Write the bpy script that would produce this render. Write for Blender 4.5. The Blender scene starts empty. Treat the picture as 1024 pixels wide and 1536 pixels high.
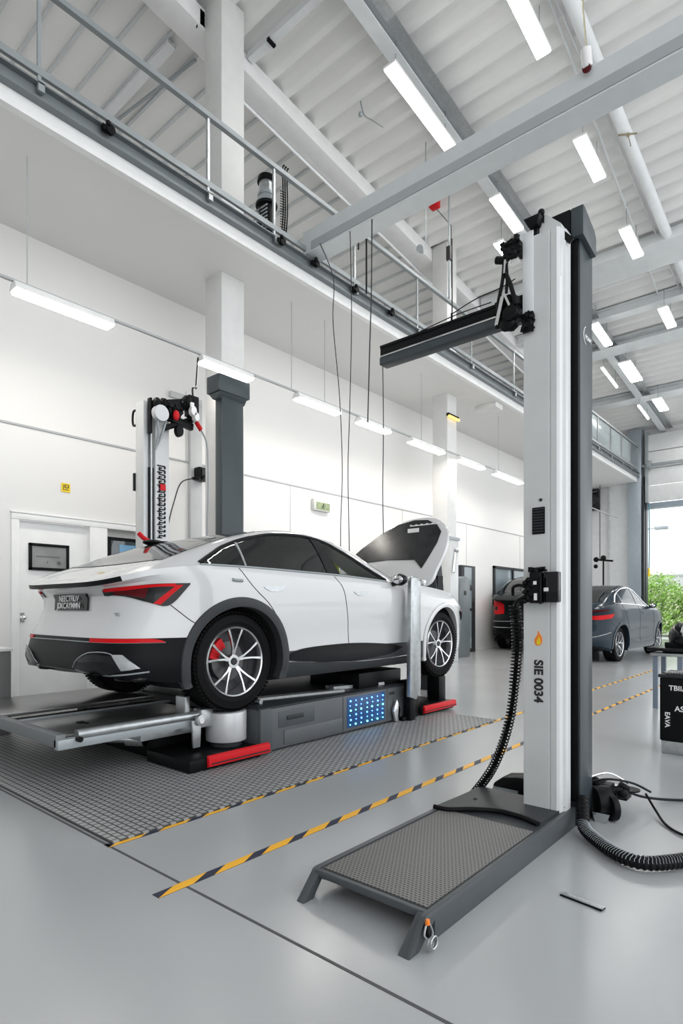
import bpy, bmesh, math, random
from mathutils import Vector, Matrix, Euler
from mathutils.bvhtree import BVHTree
random.seed(7)
SC = bpy.context.scene
COL = SC.collection
PI = math.pi
V = Vector

# ------------------------------------------------------------------ materials
MATS = {}
def mat(name, col, rough=.5, metal=0., coat=0., emit=None, es=0., var=.03, nscale=6., bump=0., bscale=40., trans=0., ior=1.45, alpha=1., spec=None):
    if name in MATS: return MATS[name]
    m = bpy.data.materials.new(name); m.use_nodes = True
    nt = m.node_tree; b = nt.nodes['Principled BSDF']
    b.inputs['Roughness'].default_value = rough
    b.inputs['Metallic'].default_value = metal
    b.inputs['Coat Weight'].default_value = coat
    b.inputs['Coat Roughness'].default_value = .04
    b.inputs['IOR'].default_value = ior
    if spec is not None: b.inputs['Specular IOR Level'].default_value = spec
    if trans: b.inputs['Transmission Weight'].default_value = trans
    if alpha < 1: b.inputs['Alpha'].default_value = alpha
    if emit:
        b.inputs['Emission Color'].default_value = (*emit, 1); b.inputs['Emission Strength'].default_value = es
    tc = nt.nodes.new('ShaderNodeTexCoord'); n = nt.nodes.new('ShaderNodeTexNoise')
    n.inputs['Scale'].default_value = nscale; n.inputs['Detail'].default_value = 4
    nt.links.new(tc.outputs['Object'], n.inputs['Vector'])
    r = nt.nodes.new('ShaderNodeValToRGB')
    lo = tuple(max(0, c*(1-var)) for c in col); hi = tuple(min(1, c*(1+var)) for c in col)
    r.color_ramp.elements[0].color = (*lo, 1); r.color_ramp.elements[1].color = (*hi, 1)
    r.color_ramp.elements[0].position = .3; r.color_ramp.elements[1].position = .7
    nt.links.new(n.outputs['Fac'], r.inputs['Fac']); nt.links.new(r.outputs['Color'], b.inputs['Base Color'])
    if bump:
        n2 = nt.nodes.new('ShaderNodeTexNoise'); n2.inputs['Scale'].default_value = bscale
        nt.links.new(tc.outputs['Object'], n2.inputs['Vector'])
        bp = nt.nodes.new('ShaderNodeBump'); bp.inputs['Strength'].default_value = bump; bp.inputs['Distance'].default_value = .01
        nt.links.new(n2.outputs['Fac'], bp.inputs['Height']); nt.links.new(bp.outputs['Normal'], b.inputs['Normal'])
    MATS[name] = m
    return m

WALL = mat('wall_paint', (.78, .77, .755), .5, var=.008, nscale=.6)
SOFF = mat('soffit_paint', (.76, .75, .735), .6, var=.008, nscale=.6)
TRIM = mat('trim_white', (.84, .84, .83), .4)
SEAM = mat('seam_grey', (.42, .43, .44), .5)
ROOF = mat('roof_deck', (.82, .815, .80), .45, 0, var=.02, nscale=1.5)
STEELW = mat('steel_white', (.74, .76, .77), .4)
STEELG = mat('steel_grey', (.34, .37, .385), .4, .3)
STEELM = mat('galvanised', (.45, .47, .48), .32, .75, var=.12, nscale=20)
RAIL = mat('rail_grey', (.30, .325, .335), .4, .3)
DARK = mat('dark_steel', (.032, .036, .04), .45, .1, spec=.3)
DARKF = mat('charcoal_post', (.05, .062, .07), .36, .1, spec=.4)
BLACK = mat('black_plastic', (.005, .0055, .006), .42, spec=.16)
BLKG = mat('black_gloss', (.005, .006, .007), .12, coat=.15, spec=.3)
RUB = mat('rubber', (.007, .007, .0075), .65, bump=.2, spec=.12)
LIFTW = mat('lift_white', (.60, .61, .61), .35, coat=.3)
PAINT = mat('car_white', (.60, .605, .61), .22, coat=1., var=.005)
PAINTB = mat('car_blue_grey', (.016, .028, .04), .14, .0, coat=.05, var=.02, spec=.2)
PAINTK = mat('car_black', (.008, .011, .012), .14, .0, coat=.05, var=.02, spec=.2)
CLAD = mat('cladding', (.004, .0045, .0055), .36, spec=.15)
CLADG = mat('cladding_grey', (.036, .039, .042), .45, spec=.35)
GLASS = mat('tinted_glass', (.008, .009, .01), .04, spec=.5)
GLASSR = mat('rear_screen_glass', (.03, .036, .036), .05, spec=.45)
CAV = mat('cabin_dark', (.012, .012, .012), .8)
CABL = mat('cabin_lining', (.34, .35, .34), .8)
SEAT = mat('seat_fabric', (.6, .6, .6), .7)
LIME = mat('lime_fabric', (.6, .8, .03), .6, emit=None)
RED = mat('red_lens', (.60, .004, .008), .25, spec=.2)
REDD = mat('red_lens_dark', (.09, .003, .005), .15, spec=.25)
REDP = mat('red_paint', (.58, .012, .018), .4, spec=.2)
RIM = mat('machined_alloy', (.62, .63, .64), .2, .95)
RIMD = mat('dark_alloy', (.03, .03, .033), .35, .4)
CHROME = mat('chrome', (.75, .76, .77), .1, 1.)
SILV = mat('silver_drum', (.55, .56, .57), .35, .3)
ORANGE = mat('orange', (.9, .22, .02), .4)
YEL = mat('yellow', (.85, .62, .02), .45)
WHT = mat('white_ink', (.85, .85, .85), .5)
INK = mat('black_ink', (.02, .02, .02), .5)
CONS = mat('console_grey', (.075, .083, .09), .42, .1, spec=.35)
CONSL = mat('console_light', (.105, .113, .12), .42, .1, spec=.35)
TRAYM = mat('tray_steel', (.20, .20, .198), .28, .7, var=.15, nscale=8)
GREYB = mat('grey_box', (.17, .17, .17), .5)
LEAF = mat('leaf', (.30, .52, .10), .5, var=.45, nscale=9)
LEAF2 = mat('leaf_pale', (.62, .72, .40), .5, var=.3, nscale=9)
BARK = mat('bark', (.12, .08, .05), .8)
LAMP = mat('lamp_tube', (1, 1, 1), .5, emit=(1, .985, .95), es=18)
LAMPW = mat('lamp_tube_warm', (1, 1, 1), .5, emit=(1, .95, .87), es=27)
AMBER = mat('amber_strip', (.9, .5, .1), .4, emit=(1, .6, .12), es=1.5)
SCREEN = mat('screen_glass', (.03, .05, .06), .05, coat=1., var=.3, nscale=4)
LEDB = mat('led_blue', (.1, .2, .9), .3, emit=(.07, .25, 1), es=4)
LEDC = mat('led_cyan', (.2, .6, .9), .3, emit=(.15, .85, .9), es=3)
LEDP = mat('led_board', (.005, .02, .06), .3, emit=(.004, .03, .09), es=1)
PAPER = mat('picture_print', (.26, .265, .26), .5, var=.2, nscale=3)
SIGNG = mat('sign_green', (.30, .36, .2), .5, var=.5, nscale=30)
ASPH = mat('yard_paving', (.5, .5, .48), .8)
BRICK = mat('pale_render', (.78, .785, .785), .55)
HOODM = mat('glass_dark_panel', (.016, .018, .02), .2, var=.5, nscale=4, spec=.4)

def floor_mat():
    m = bpy.data.materials.new('epoxy_floor'); m.use_nodes = True; nt = m.node_tree; b = nt.nodes['Principled BSDF']
    tc = nt.nodes.new('ShaderNodeTexCoord')
    n = nt.nodes.new('ShaderNodeTexNoise'); n.inputs['Scale'].default_value = .5; n.inputs['Detail'].default_value = 2
    r = nt.nodes.new('ShaderNodeValToRGB'); r.color_ramp.elements[0].color = (.365, .378, .383, 1); r.color_ramp.elements[1].color = (.395, .408, .41, 1)
    r.color_ramp.elements[0].position = .3; r.color_ramp.elements[1].position = .7
    nt.links.new(tc.outputs['Object'], n.inputs['Vector']); nt.links.new(n.outputs['Fac'], r.inputs['Fac']); nt.links.new(r.outputs['Color'], b.inputs['Base Color'])
    n2 = nt.nodes.new('ShaderNodeTexNoise'); n2.inputs['Scale'].default_value = 1.5; n2.inputs['Detail'].default_value = 3
    nt.links.new(tc.outputs['Object'], n2.inputs['Vector'])
    mr = nt.nodes.new('ShaderNodeMapRange'); mr.inputs['To Min'].default_value = .2; mr.inputs['To Max'].default_value = .27
    nt.links.new(n2.outputs['Fac'], mr.inputs['Value']); nt.links.new(mr.outputs['Result'], b.inputs['Roughness'])
    n3 = nt.nodes.new('ShaderNodeTexNoise'); n3.inputs['Scale'].default_value = 180
    nt.links.new(tc.outputs['Object'], n3.inputs['Vector'])
    bp = nt.nodes.new('ShaderNodeBump'); bp.inputs['Strength'].default_value = .06; bp.inputs['Distance'].default_value = .004
    nt.links.new(n3.outputs['Fac'], bp.inputs['Height']); nt.links.new(bp.outputs['Normal'], b.inputs['Normal'])
    b.inputs['Coat Weight'].default_value = .2; b.inputs['Coat Roughness'].default_value = .18
    return m
FLOOR = floor_mat()

def grid_mat(name, c1, c2, sx, sy, bw=.5, mort=.03, rough=.4, metal=.3, off=.5, bumpd=.004):
    m = bpy.data.materials.new(name); m.use_nodes = True; nt = m.node_tree; b = nt.nodes['Principled BSDF']
    tc = nt.nodes.new('ShaderNodeTexCoord'); mp = nt.nodes.new('ShaderNodeMapping'); mp.inputs['Scale'].default_value = (sx, sy, 1)
    br = nt.nodes.new('ShaderNodeTexBrick'); br.inputs['Scale'].default_value = 1; br.offset = off
    br.inputs['Color1'].default_value = (*c1, 1); br.inputs['Color2'].default_value = (*[x*.9 for x in c1], 1); br.inputs['Mortar'].default_value = (*c2, 1)
    br.inputs['Mortar Size'].default_value = mort; br.inputs['Brick Width'].default_value = bw; br.inputs['Row Height'].default_value = .25
    nt.links.new(tc.outputs['Object'], mp.inputs['Vector']); nt.links.new(mp.outputs['Vector'], br.inputs['Vector'])
    nt.links.new(br.outputs['Color'], b.inputs['Base Color'])
    inv = nt.nodes.new('ShaderNodeMath'); inv.operation = 'SUBTRACT'; inv.inputs[0].default_value = 1
    nt.links.new(br.outputs['Fac'], inv.inputs[1])
    bp = nt.nodes.new('ShaderNodeBump'); bp.inputs['Strength'].default_value = .8; bp.inputs['Distance'].default_value = bumpd
    nt.links.new(inv.outputs[0], bp.inputs['Height']); nt.links.new(bp.outputs['Normal'], b.inputs['Normal'])
    b.inputs['Roughness'].default_value = rough; b.inputs['Metallic'].default_value = metal
    return m
MATM = grid_mat('floor_mesh_mat', (.34, .345, .345), (.06, .06, .06), 6.2, 6.2, .3, .03, .45, .2)
TREAD = grid_mat('tread_deck', (.085, .083, .08), (.22, .215, .205), 17, 17, .3, .045, .6, .1, bumpd=.003)
TREAD.node_tree.nodes['Bump'].invert = True

# ------------------------------------------------------------------ mesh builder
ORG = {}
class MB:
    def __init__(s): s.bm = bmesh.new()
    def face(s, vs):
        try: return s.bm.faces.new(vs)
        except ValueError: return None
    def box(s, x0, x1, y0, y1, z0, z1, M=None):
        p = [V((x, y, z)) for z in (z0, z1) for y in (y0, y1) for x in (x0, x1)]
        if M: p = [M @ q for q in p]
        v = [s.bm.verts.new(q) for q in p]
        for f in ((0,2,3,1),(4,5,7,6),(0,1,5,4),(2,6,7,3),(0,4,6,2),(1,3,7,5)): s.face([v[i] for i in f])
        return s
    def bar(s, a, b, w, h=None, up=(0,0,1)):
        a, b = V(a), V(b); h = h or w; d = b-a; L = d.length; d.normalize(); up = V(up)
        if abs(d.dot(up)) > .98: up = V((1,0,0))
        x = d.cross(up).normalized(); z = x.cross(d)
        M = Matrix((( x.x, d.x, z.x, a.x), (x.y, d.y, z.y, a.y), (x.z, d.z, z.z, a.z), (0,0,0,1)))
        return s.box(-w/2, w/2, 0, L, -h/2, h/2, M)
    def cyl(s, a, b, r0, r1=None, n=16):
        a, b = V(a), V(b); r1 = r0 if r1 is None else r1; d = (b-a).normalized()
        up = V((0,0,1)) if abs(d.z) < .9 else V((1,0,0)); x = d.cross(up).normalized(); y = d.cross(x)
        A = []; B = []
        for i in range(n):
            t = 2*PI*i/n; o = x*math.cos(t)+y*math.sin(t)
            A.append(s.bm.verts.new(a+o*r0)); B.append(s.bm.verts.new(b+o*r1))
        for i in range(n): s.face([A[i], A[(i+1)%n], B[(i+1)%n], B[i]])
        s.face(A[::-1]); s.face(B)
        return s
    def tube(s, pts, r, n=8, cap=True):
        pts = [V(p) for p in pts]; rings = []; px = None
        for i, p in enumerate(pts):
            d = (pts[min(i+1, len(pts)-1)]-pts[max(i-1, 0)])
            if d.length < 1e-9: d = V((0,0,1))
            d.normalize()
            if px is None:
                up = V((0,0,1)) if abs(d.z) < .9 else V((1,0,0)); px = d.cross(up).normalized()
            else:
                px = (px - d*px.dot(d)); px = px.normalized() if px.length > 1e-6 else d.orthogonal().normalized()
            y = d.cross(px); rr = r(i) if callable(r) else r
            rings.append([s.bm.verts.new(p+px*math.cos(2*PI*k/n)*rr+y*math.sin(2*PI*k/n)*rr) for k in range(n)])
        for a, b in zip(rings, rings[1:]):
            for k in range(n): s.face([a[k], a[(k+1)%n], b[(k+1)%n], b[k]])
        if cap: s.face(rings[0][::-1]); s.face(rings[-1])
        return s
    def prism(s, poly, axis, a, b):
        def P(u, w, t):
            return {'x': (t, u, w), 'y': (u, t, w), 'z': (u, w, t)}[axis]
        A = [s.bm.verts.new(P(u, w, a)) for u, w in poly]; B = [s.bm.verts.new(P(u, w, b)) for u, w in poly]
        n = len(poly)
        for i in range(n): s.face([A[i], A[(i+1)%n], B[(i+1)%n], B[i]])
        s.face(A[::-1]); s.face(B)
        return s
    def lathe(s, prof, n=48, axis='x', c=(0,0,0), closed=False):
        rings = []; c = V(c)
        for (r, t) in prof:
            ring = []
            for k in range(n):
                a = 2*PI*k/n; u, w = r*math.cos(a), r*math.sin(a)
                ring.append(s.bm.verts.new(c + (V((t, u, w)) if axis == 'x' else V((u, w, t)))))
            rings.append(ring)
        pr = list(zip(rings, rings[1:]))
        if closed: pr.append((rings[-1], rings[0]))
        for a, b in pr:
            for k in range(n): s.face([a[k], a[(k+1)%n], b[(k+1)%n], b[k]])
        if not closed:
            if prof[0][0] > 1e-6: s.face(rings[0][::-1])
            if prof[-1][0] > 1e-6: s.face(rings[-1])
        return s
    def ball(s, c, r, sc=(1,1,1), u=12, v=8):
        c = V(c); rings = []
        top = s.bm.verts.new(c+V((0,0,r*sc[2]))); bot = s.bm.verts.new(c-V((0,0,r*sc[2])))
        for i in range(1, v):
            t = PI*i/v
            rings.append([s.bm.verts.new(c+V((r*sc[0]*math.sin(t)*math.cos(2*PI*k/u), r*sc[1]*math.sin(t)*math.sin(2*PI*k/u), r*sc[2]*math.cos(t)))) for k in range(u)])
        for k in range(u): s.face([top, rings[0][k], rings[0][(k+1)%u]]); s.face([bot, rings[-1][(k+1)%u], rings[-1][k]])
        for a, b in zip(rings, rings[1:]):
            for k in range(u): s.face([a[k], b[k], b[(k+1)%u], a[(k+1)%u]])
        return s
    def build(s, name, m, parent=None, bevel=0, seg=2, sharp=.6, mats=None):
        bm = s.bm
        bmesh.ops.recalc_face_normals(bm, faces=bm.faces[:])
        if parent is not None:
            o = ORG.get(parent.name, V((0,0,0)))
            if o.length: bmesh.ops.translate(bm, verts=bm.verts[:], vec=-o)
        if bevel:
            es = [e for e in bm.edges if len(e.link_faces) == 2 and e.calc_face_angle(0) > .5]
            bmesh.ops.bevel(bm, geom=es, offset=bevel, segments=seg, affect='EDGES', profile=.5, clamp_overlap=True)
        for f in bm.faces: f.smooth = True
        for e in bm.edges: e.smooth = not (len(e.link_faces) == 2 and e.calc_face_angle(0) > sharp)
        me = bpy.data.meshes.new(name); bm.to_mesh(me); bm.free()
        for q in (mats or [m]): me.materials.append(q)
        ob = bpy.data.objects.new(name, me); COL.objects.link(ob)
        if parent is not None:
            ob.parent = parent; ORG[ob.name] = ORG.get(parent.name, V((0,0,0)))
        return ob

def tag(o, label=None, cat=None, group=None, kind=None):
    if label: o['label'] = label
    if cat: o['category'] = cat
    if group: o['group'] = group
    if kind: o['kind'] = kind
    return o
def RZ(y): return 10.25-.1*y
def roofz(mb):
    for v in mb.bm.verts: v.co.z += RZ(v.co.y)
    return mb
def thing(name, label, cat, loc=(0,0,0), group=None, kind=None):
    o = bpy.data.objects.new(name, None); o.location = loc; o.empty_display_size = .1; COL.objects.link(o)
    ORG[o.name] = V(loc)
    return tag(o, label, cat, group, kind)
def struct(name, mb, m, label=None, bevel=0):
    o = mb.build(name, m, None, bevel); o['kind'] = 'structure'
    if label: o['label'] = label
    return o
def copy_tree(o, parent=None):
    c = o.copy(); COL.objects.link(c); c.parent = parent
    for ch in list(o.children): copy_tree(ch, c)
    return c
def B(*a): return MB().box(*a)
def text(body, size, m, parent, origin, right, up, name='lettering', ext=.0006, align='CENTER', bold=0., label=None):
    cu = bpy.data.curves.new('txt', 'FONT'); cu.body = body; cu.size = size; cu.extrude = ext; cu.align_x = align; cu.align_y = 'CENTER'; cu.offset = bold
    to = bpy.data.objects.new('txt', cu); COL.objects.link(to)
    dg = bpy.context.evaluated_depsgraph_get(); dg.update()
    me = bpy.data.meshes.new_from_object(to.evaluated_get(dg)); bpy.data.objects.remove(to); bpy.data.curves.remove(cu)
    r, u = V(right).normalized(), V(up).normalized(); n = r.cross(u); o = V(origin) - ORG.get(parent.name, V((0,0,0)))
    me.transform(Matrix(((r.x,u.x,n.x,o.x),(r.y,u.y,n.y,o.y),(r.z,u.z,n.z,o.z),(0,0,0,1))))
    me.materials.clear(); me.materials.append(m)
    ob = bpy.data.objects.new(name, me); COL.objects.link(ob); ob.parent = parent; ORG[ob.name] = ORG.get(parent.name, V((0,0,0)))
    if label: ob['label'] = label
    return ob
def interp(tab, x):
    if x <= tab[0][0]: return tab[0][1]
    if x >= tab[-1][0]: return tab[-1][1]
    n = len(tab)
    for i in range(n-1):
        if tab[i][0] <= x <= tab[i+1][0]:
            x0, y0 = tab[i]; x1, y1 = tab[i+1]; h = x1-x0; t = (x-x0)/h
            m0 = (y1-y0)/h if i == 0 else (y1-tab[i-1][1])/(x1-tab[i-1][0])
            m1 = (y1-y0)/h if i == n-2 else (tab[i+2][1]-y0)/(tab[i+2][0]-x0)
            t2, t3 = t*t, t*t*t
            return (2*t3-3*t2+1)*y0+(t3-2*t2+t)*h*m0+(-2*t3+3*t2)*y1+(t3-t2)*h*m1
def spline(pts, n):
    pts = [V(p) for p in pts]; out = []
    m = len(pts)
    for i in range(n):
        t = i/(n-1)*(m-1); k = min(int(t), m-2); f = t-k
        p0, p1, p2, p3 = pts[max(k-1,0)], pts[k], pts[k+1], pts[min(k+2,m-1)]
        out.append(.5*((2*p1)+(p2-p0)*f+(2*p0-5*p1+4*p2-p3)*f*f+(3*p1-p0-3*p2+p3)*f**3))
    return out
def resample(pts, n):
    pts = [V(p) for p in pts]; L = [0]
    for a, b in zip(pts, pts[1:]): L.append(L[-1]+(b-a).length)
    out = []; j = 0
    for i in range(n):
        t = L[-1]*i/(n-1)
        while j < len(L)-2 and L[j+1] < t: j += 1
        f = (t-L[j])/max(1e-9, L[j+1]-L[j]); out.append(pts[j].lerp(pts[j+1], min(1, f)))
    return out

# ------------------------------------------------------------------ car
SIL = [(-2.43,.955),(-2.38,.985),(-2.2,1.065),(-2.0,1.13),(-1.7,1.245),(-1.35,1.365),(-1.0,1.44),(-.65,1.47),(-.35,1.455),(0,1.37),(.35,1.23),(.7,1.095),(1.0,1.045),(1.4,1.02),(1.85,.96),(2.2,.83),(2.36,.68)]
BELT = [(-2.43,.955),(-2.15,1.04),(-1.75,1.085),(-1.3,1.08),(-.3,1.06),(.65,1.03),(1.25,1.0),(1.8,.93),(2.15,.80),(2.36,.66)]
LEV = [(.19,0,.80,-2.20,2.25),(.205,0,.90,-2.32,2.32),(.26,0,.94,-2.42,2.37),(.34,0,.948,-2.44,2.38),(.43,0,.946,-2.435,2.39),
       (.50,0,.946,-2.42,2.40),(.575,0,.95,-2.405,2.40),(.60,.02,.952,-2.395,2.40),(.68,.1,.956,-2.345,2.40),(.78,.3,.96,-2.31,2.40),(.90,.6,.965,-2.305,2.38),
       (.985,.85,.962,-2.35,2.36),(1.02,.95,.952,-2.42,2.34),(1.06,1,.938,-2.43,2.31)]
SEC = [(1,0),(.988,.06),(.965,.2),(.935,.38),(.90,.56),(.86,.73),(.815,.86),(.75,.935),(.64,.972),(.45,.992),(.22,1.0)]
def car_shell(zs=1.0):
    prof = []
    for i in range(801):
        th = -PI/2+PI*i/800; n = 5.2 if th < 0 else 4.4
        s_, c_ = math.sin(th), max(0, math.cos(th))
        prof.append(V((abs(s_)**(2/n)*(1 if s_ > 0 else -1), c_**(2/n), 0)))
    prof[0] = V((-1,0,0)); prof[-1] = V((1,0,0))
    P = [V((p.x*2.4, p.y*.95, 0)) for p in prof]
    P = resample(P, 100)
    PR = [(p.x/2.4, p.y/.95) for p in P]
    bm = bmesh.new(); N = len(PR)
    def ys(yn, yr, yf): return yf*yn if yn > 0 else -yr*yn
    def pt(k, i, side):
        z0, t, w, yr, yf = LEV[k]; yn, wn = PR[i]; y = ys(yn, yr, yf)
        bl = interp(BELT, y); z = z0 + t*(bl-1.06)
        if k < 6: z += (.13*max(0, (-yn-.8)/.2)**1.5)*(1-k/6) + (.08*max(0, (yn-.75)/.25))*(1-k/6)
        g = math.exp(-((y+1.475)/.55)**2)+math.exp(-((y-1.475)/.55)**2)
        ww = w*wn
        if 4 <= k <= 10: ww *= 1+.014*g-.010*math.exp(-(y/.7)**2)*(1 if k <= 7 else .3)
        return V((side*ww, y, z*zs))
    ring = []
    for k in range(len(LEV)):
        R = [bm.verts.new(pt(k, i, 1)) for i in range(N)]
        Lf = [R[i] if PR[i][1] < 1e-6 else bm.verts.new(pt(k, i, -1)) for i in range(N)]
        ring.append((R, Lf))
    lay = bm.faces.layers.int.new('band')
    def mk(vs, band):
        u = []
        for v in vs:
            if v not in u: u.append(v)
        if len(u) < 3: return
        try: f = bm.faces.new(u); f[lay] = band
        except ValueError: pass
    for k in range(len(LEV)-1):
        for sd in (0, 1):
            a, b = ring[k][sd], ring[k+1][sd]
            for i in range(N-1): mk([a[i], a[i+1], b[i+1], b[i]], k)
    a = ring[0]
    for i in range(N-1): mk([a[0][i], a[0][i+1], a[1][i+1], a[1][i]], 50)
    # upper body
    top = ring[-1]; cols = []
    for i in range(N):
        base = top[0][i].co; y = base.y; w = base.x; b0 = base.z/zs; t0 = interp(SIL, y)
        H = max(.0, t0-b0)
        if w < 1e-6: cols.append([top[0][i]]); continue
        cR = [top[0][i]]+[bm.verts.new((w*fx, y, (b0+H*fz)*zs)) for fx, fz in SEC[1:]]
        cc = bm.verts.new((0, y, (b0+H*1.004)*zs))
        cL = [top[1][i]]+[bm.verts.new((-w*fx, y, (b0+H*fz)*zs)) for fx, fz in SEC[1:]]
        cols.append(cR+[cc]+cL[::-1])
    for c0, c1 in zip(cols, cols[1:]):
        if len(c0) == 1 and len(c1) == 1: continue
        if len(c0) == 1:
            for j in range(len(c1)-1): mk([c0[0], c1[j], c1[j+1]], 60)
        elif len(c1) == 1:
            for j in range(len(c0)-1): mk([c1[0], c0[j+1], c0[j]], 60)
        else:
            for j in range(len(c0)-1): mk([c0[j], c1[j], c1[j+1], c0[j+1]], 60)
    bmesh.ops.recalc_face_normals(bm, faces=bm.faces[:])
    return bm, lay
def tmp_obj(bm, name='tmp'):
    me = bpy.data.meshes.new(name); bm.to_mesh(me); o = bpy.data.objects.new(name, me); COL.objects.link(o); return o
def polyshape(pts, n=40): return resample(spline(pts, 60), n)

DLO_T = [(-1.80,1.105),(-1.66,1.18),(-1.54,1.243),(-1.395,1.298),(-1.21,1.35),(-1.03,1.385),(-.80,1.402),(-.62,1.402),(-.42,1.375),(-.24,1.315),(-.05,1.24),(.15,1.15),(.37,1.055)]
DLO_B = [(-1.80,1.095),(-1.4,1.095),(-.8,1.085),(-.3,1.075),(.37,1.045)]
def make_car(name, label, paint, clad, sillm, main=True, zs=1.0, black_bumper=True, lampstyle=0, glassR=None, glass_open=True, group=None, rimm=None):
    root = thing(name, label, 'car', (0,0,0), group)
    bm, lay = car_shell(zs)
    bvh = BVHTree.FromBMesh(bm)
    for f in bm.faces:
        c = f.calc_center_median(); b = f[lay]; mi = 0
        if b == 50: mi = 3
        elif b <= 5:
            if black_bumper and c.y < -1.93: mi = 1 if b <= 5 else 0
            elif b <= 3: mi = 2
            if c.y > 1.93 and b <= 1: mi = 1
            if c.y > 1.93 and b > 1 and b != 50: mi = 0
        if b == 12 and c.y < -2.3 and abs(c.x) < .86: mi = 1
        f.material_index = mi
    body = tmp_obj(bm); bm.free()
    for q in range(5): body.data.materials.append(MATS['car_white'])
    WR = .375; WZ = .375
    cut = MB()
    for sx in (-1, 1):
        for wy in (-1.475, 1.475):
            cut.cyl((sx*.62, wy, WZ), (sx*1.3, wy, WZ), .425, n=56)
    cm = bpy.data.meshes.new('cut'); bmesh.ops.recalc_face_normals(cut.bm, faces=cut.bm.faces[:])
    for f in cut.bm.faces: f.material_index = 3
    cut.bm.to_mesh(cm); co = bpy.data.objects.new('cut', cm); COL.objects.link(co)
    for q in range(5): cm.materials.append(MATS['car_white'])
    cuts = [co]
    if main:
        c2 = MB(); tp = polyshape([V((p[0],p[1],0)) for p in DLO_T], 30); bt = polyshape([V((p[0],p[1],0)) for p in DLO_B], 14)[1:-1]
        poly = [(p.x, (p.y-.006)*zs) for p in tp]+[(p.x, (p.y+.004)*zs) for p in bt[::-1]]
        c2.prism(poly, 'x', .15, 1.3); bmesh.ops.recalc_face_normals(c2.bm, faces=c2.bm.faces[:])
        for f in c2.bm.faces: f.material_index = 4
        m2 = bpy.data.meshes.new('cut2'); c2.bm.to_mesh(m2); o2 = bpy.data.objects.new('cut2', m2); COL.objects.link(o2)
        for q in range(5): m2.materials.append(MATS['car_white'])
        cuts.append(o2)
        c3 = MB(); c3.box(-.57, .575, -.26, .54, 1.02, 1.8); bmesh.ops.recalc_face_normals(c3.bm, faces=c3.bm.faces[:])
        for f in c3.bm.faces: f.material_index = 4
        m3 = bpy.data.meshes.new('cut3'); c3.bm.to_mesh(m3); o3 = bpy.data.objects.new('cut3', m3); COL.objects.link(o3)
        for q in range(5): m3.materials.append(MATS['car_white'])
        cuts.append(o3)
    for c_ in cuts:
        md = body.modifiers.new('b', 'BOOLEAN'); md.operation = 'DIFFERENCE'; md.solver = 'EXACT'; md.object = c_
    dg = bpy.context.evaluated_depsgraph_get(); dg.update()
    ev = bpy.data.meshes.new_from_object(body.evaluated_get(dg))
    names = ['body_shell', 'bumper', 'sill', 'underbody', 'cabin_lining']; ms = [paint, clad, sillm, CAV, CABL]
    for q in range(5):
        b2 = bmesh.new(); b2.from_mesh(ev)
        bmesh.ops.delete(b2, geom=[f for f in b2.faces if f.material_index != q], context='FACES')
        if not b2.faces: b2.free(); continue
        for f in b2.faces: f.smooth = True; f.material_index = 0
        for e in b2.edges: e.smooth = not (len(e.link_faces) == 2 and e.calc_face_angle(0) > .55)
        me = bpy.data.meshes.new(names[q]); b2.to_mesh(me); b2.free(); me.materials.append(ms[q])
        if q in (1, 2):
            b3 = bmesh.new(); b3.from_mesh(me); seen = set(); comps = []
            for v in b3.verts:
                if v.index in seen: continue
                st = [v]; seen.add(v.index); cc = []
                while st:
                    a = st.pop(); cc.append(a.index)
                    for e in a.link_edges:
                        w_ = e.other_vert(a)
                        if w_.index not in seen: seen.add(w_.index); st.append(w_)
                comps.append(cc)
            for cc in comps:
                if len(cc) < 12: continue
                b4 = bmesh.new(); b4.from_mesh(me); b4.verts.ensure_lookup_table(); keep = set(cc)
                bmesh.ops.delete(b4, geom=[v for v in b4.verts if v.index not in keep], context='VERTS')
                m4 = bpy.data.meshes.new(names[q]); b4.to_mesh(m4); my = sum(v.co.y for v in b4.verts)/len(b4.verts); mz = sum(v.co.z for v in b4.verts)/len(b4.verts); b4.free(); m4.materials.append(ms[q])
                nm = names[q] if q == 2 else ('rear_bumper' if my < 0 and mz < .8*zs else 'spoiler_lip' if my < 0 else 'front_bumper')
                o = bpy.data.objects.new(nm, m4); COL.objects.link(o); o.parent = root; ORG[o.name] = V((0,0,0))
            b3.free(); continue
        o = bpy.data.objects.new(names[q], me); COL.objects.link(o); o.parent = root; ORG[o.name] = V((0,0,0))
        if q == 0: shell = o
    for c_ in cuts+[body]: bpy.data.objects.remove(c_)
    # projection helpers
    def hit(p, d):
        d = V(d).normalized(); o = V(p)-d*2
        h, n, i, dist = bvh.ray_cast(o, d)
        if h is None: h, n, i, dist = bvh.find_nearest(V(p))
        if n.dot(d) > 0: n = -n
        return h, n
    def dirside(sx): return lambda p: V((-sx, 0, 0))
    dirrear = lambda p: V((0, 1, 0))
    dirtop = lambda p: V((0, 0, -1))
    dirc = lambda p: V((0, -1.5, 0))-V((p.x, p.y, 0))
    def patch(pn, lo, up, dfn, m, n=24, mm=6, off=.005, parent=root, sm=True, back=.003, label=None):
        if sm: lo, up = spline(lo, 60), spline(up, 60)
        lo, up = resample(lo, n), resample(up, n); b = MB(); F = []; K = []
        for i in range(n):
            fr, br_ = [], []
            for j in range(mm):
                p = lo[i].lerp(up[i], j/(mm-1)); h, nn = hit(p, dfn(p))
                fr.append(b.bm.verts.new(h+nn*off)); br_.append(b.bm.verts.new(h-nn*back))
            F.append(fr); K.append(br_)
        for i in range(n-1):
            for j in range(mm-1):
                b.face([F[i][j], F[i+1][j], F[i+1][j+1], F[i][j+1]]); b.face([K[i][j+1], K[i+1][j+1], K[i+1][j], K[i][j]])
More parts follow.
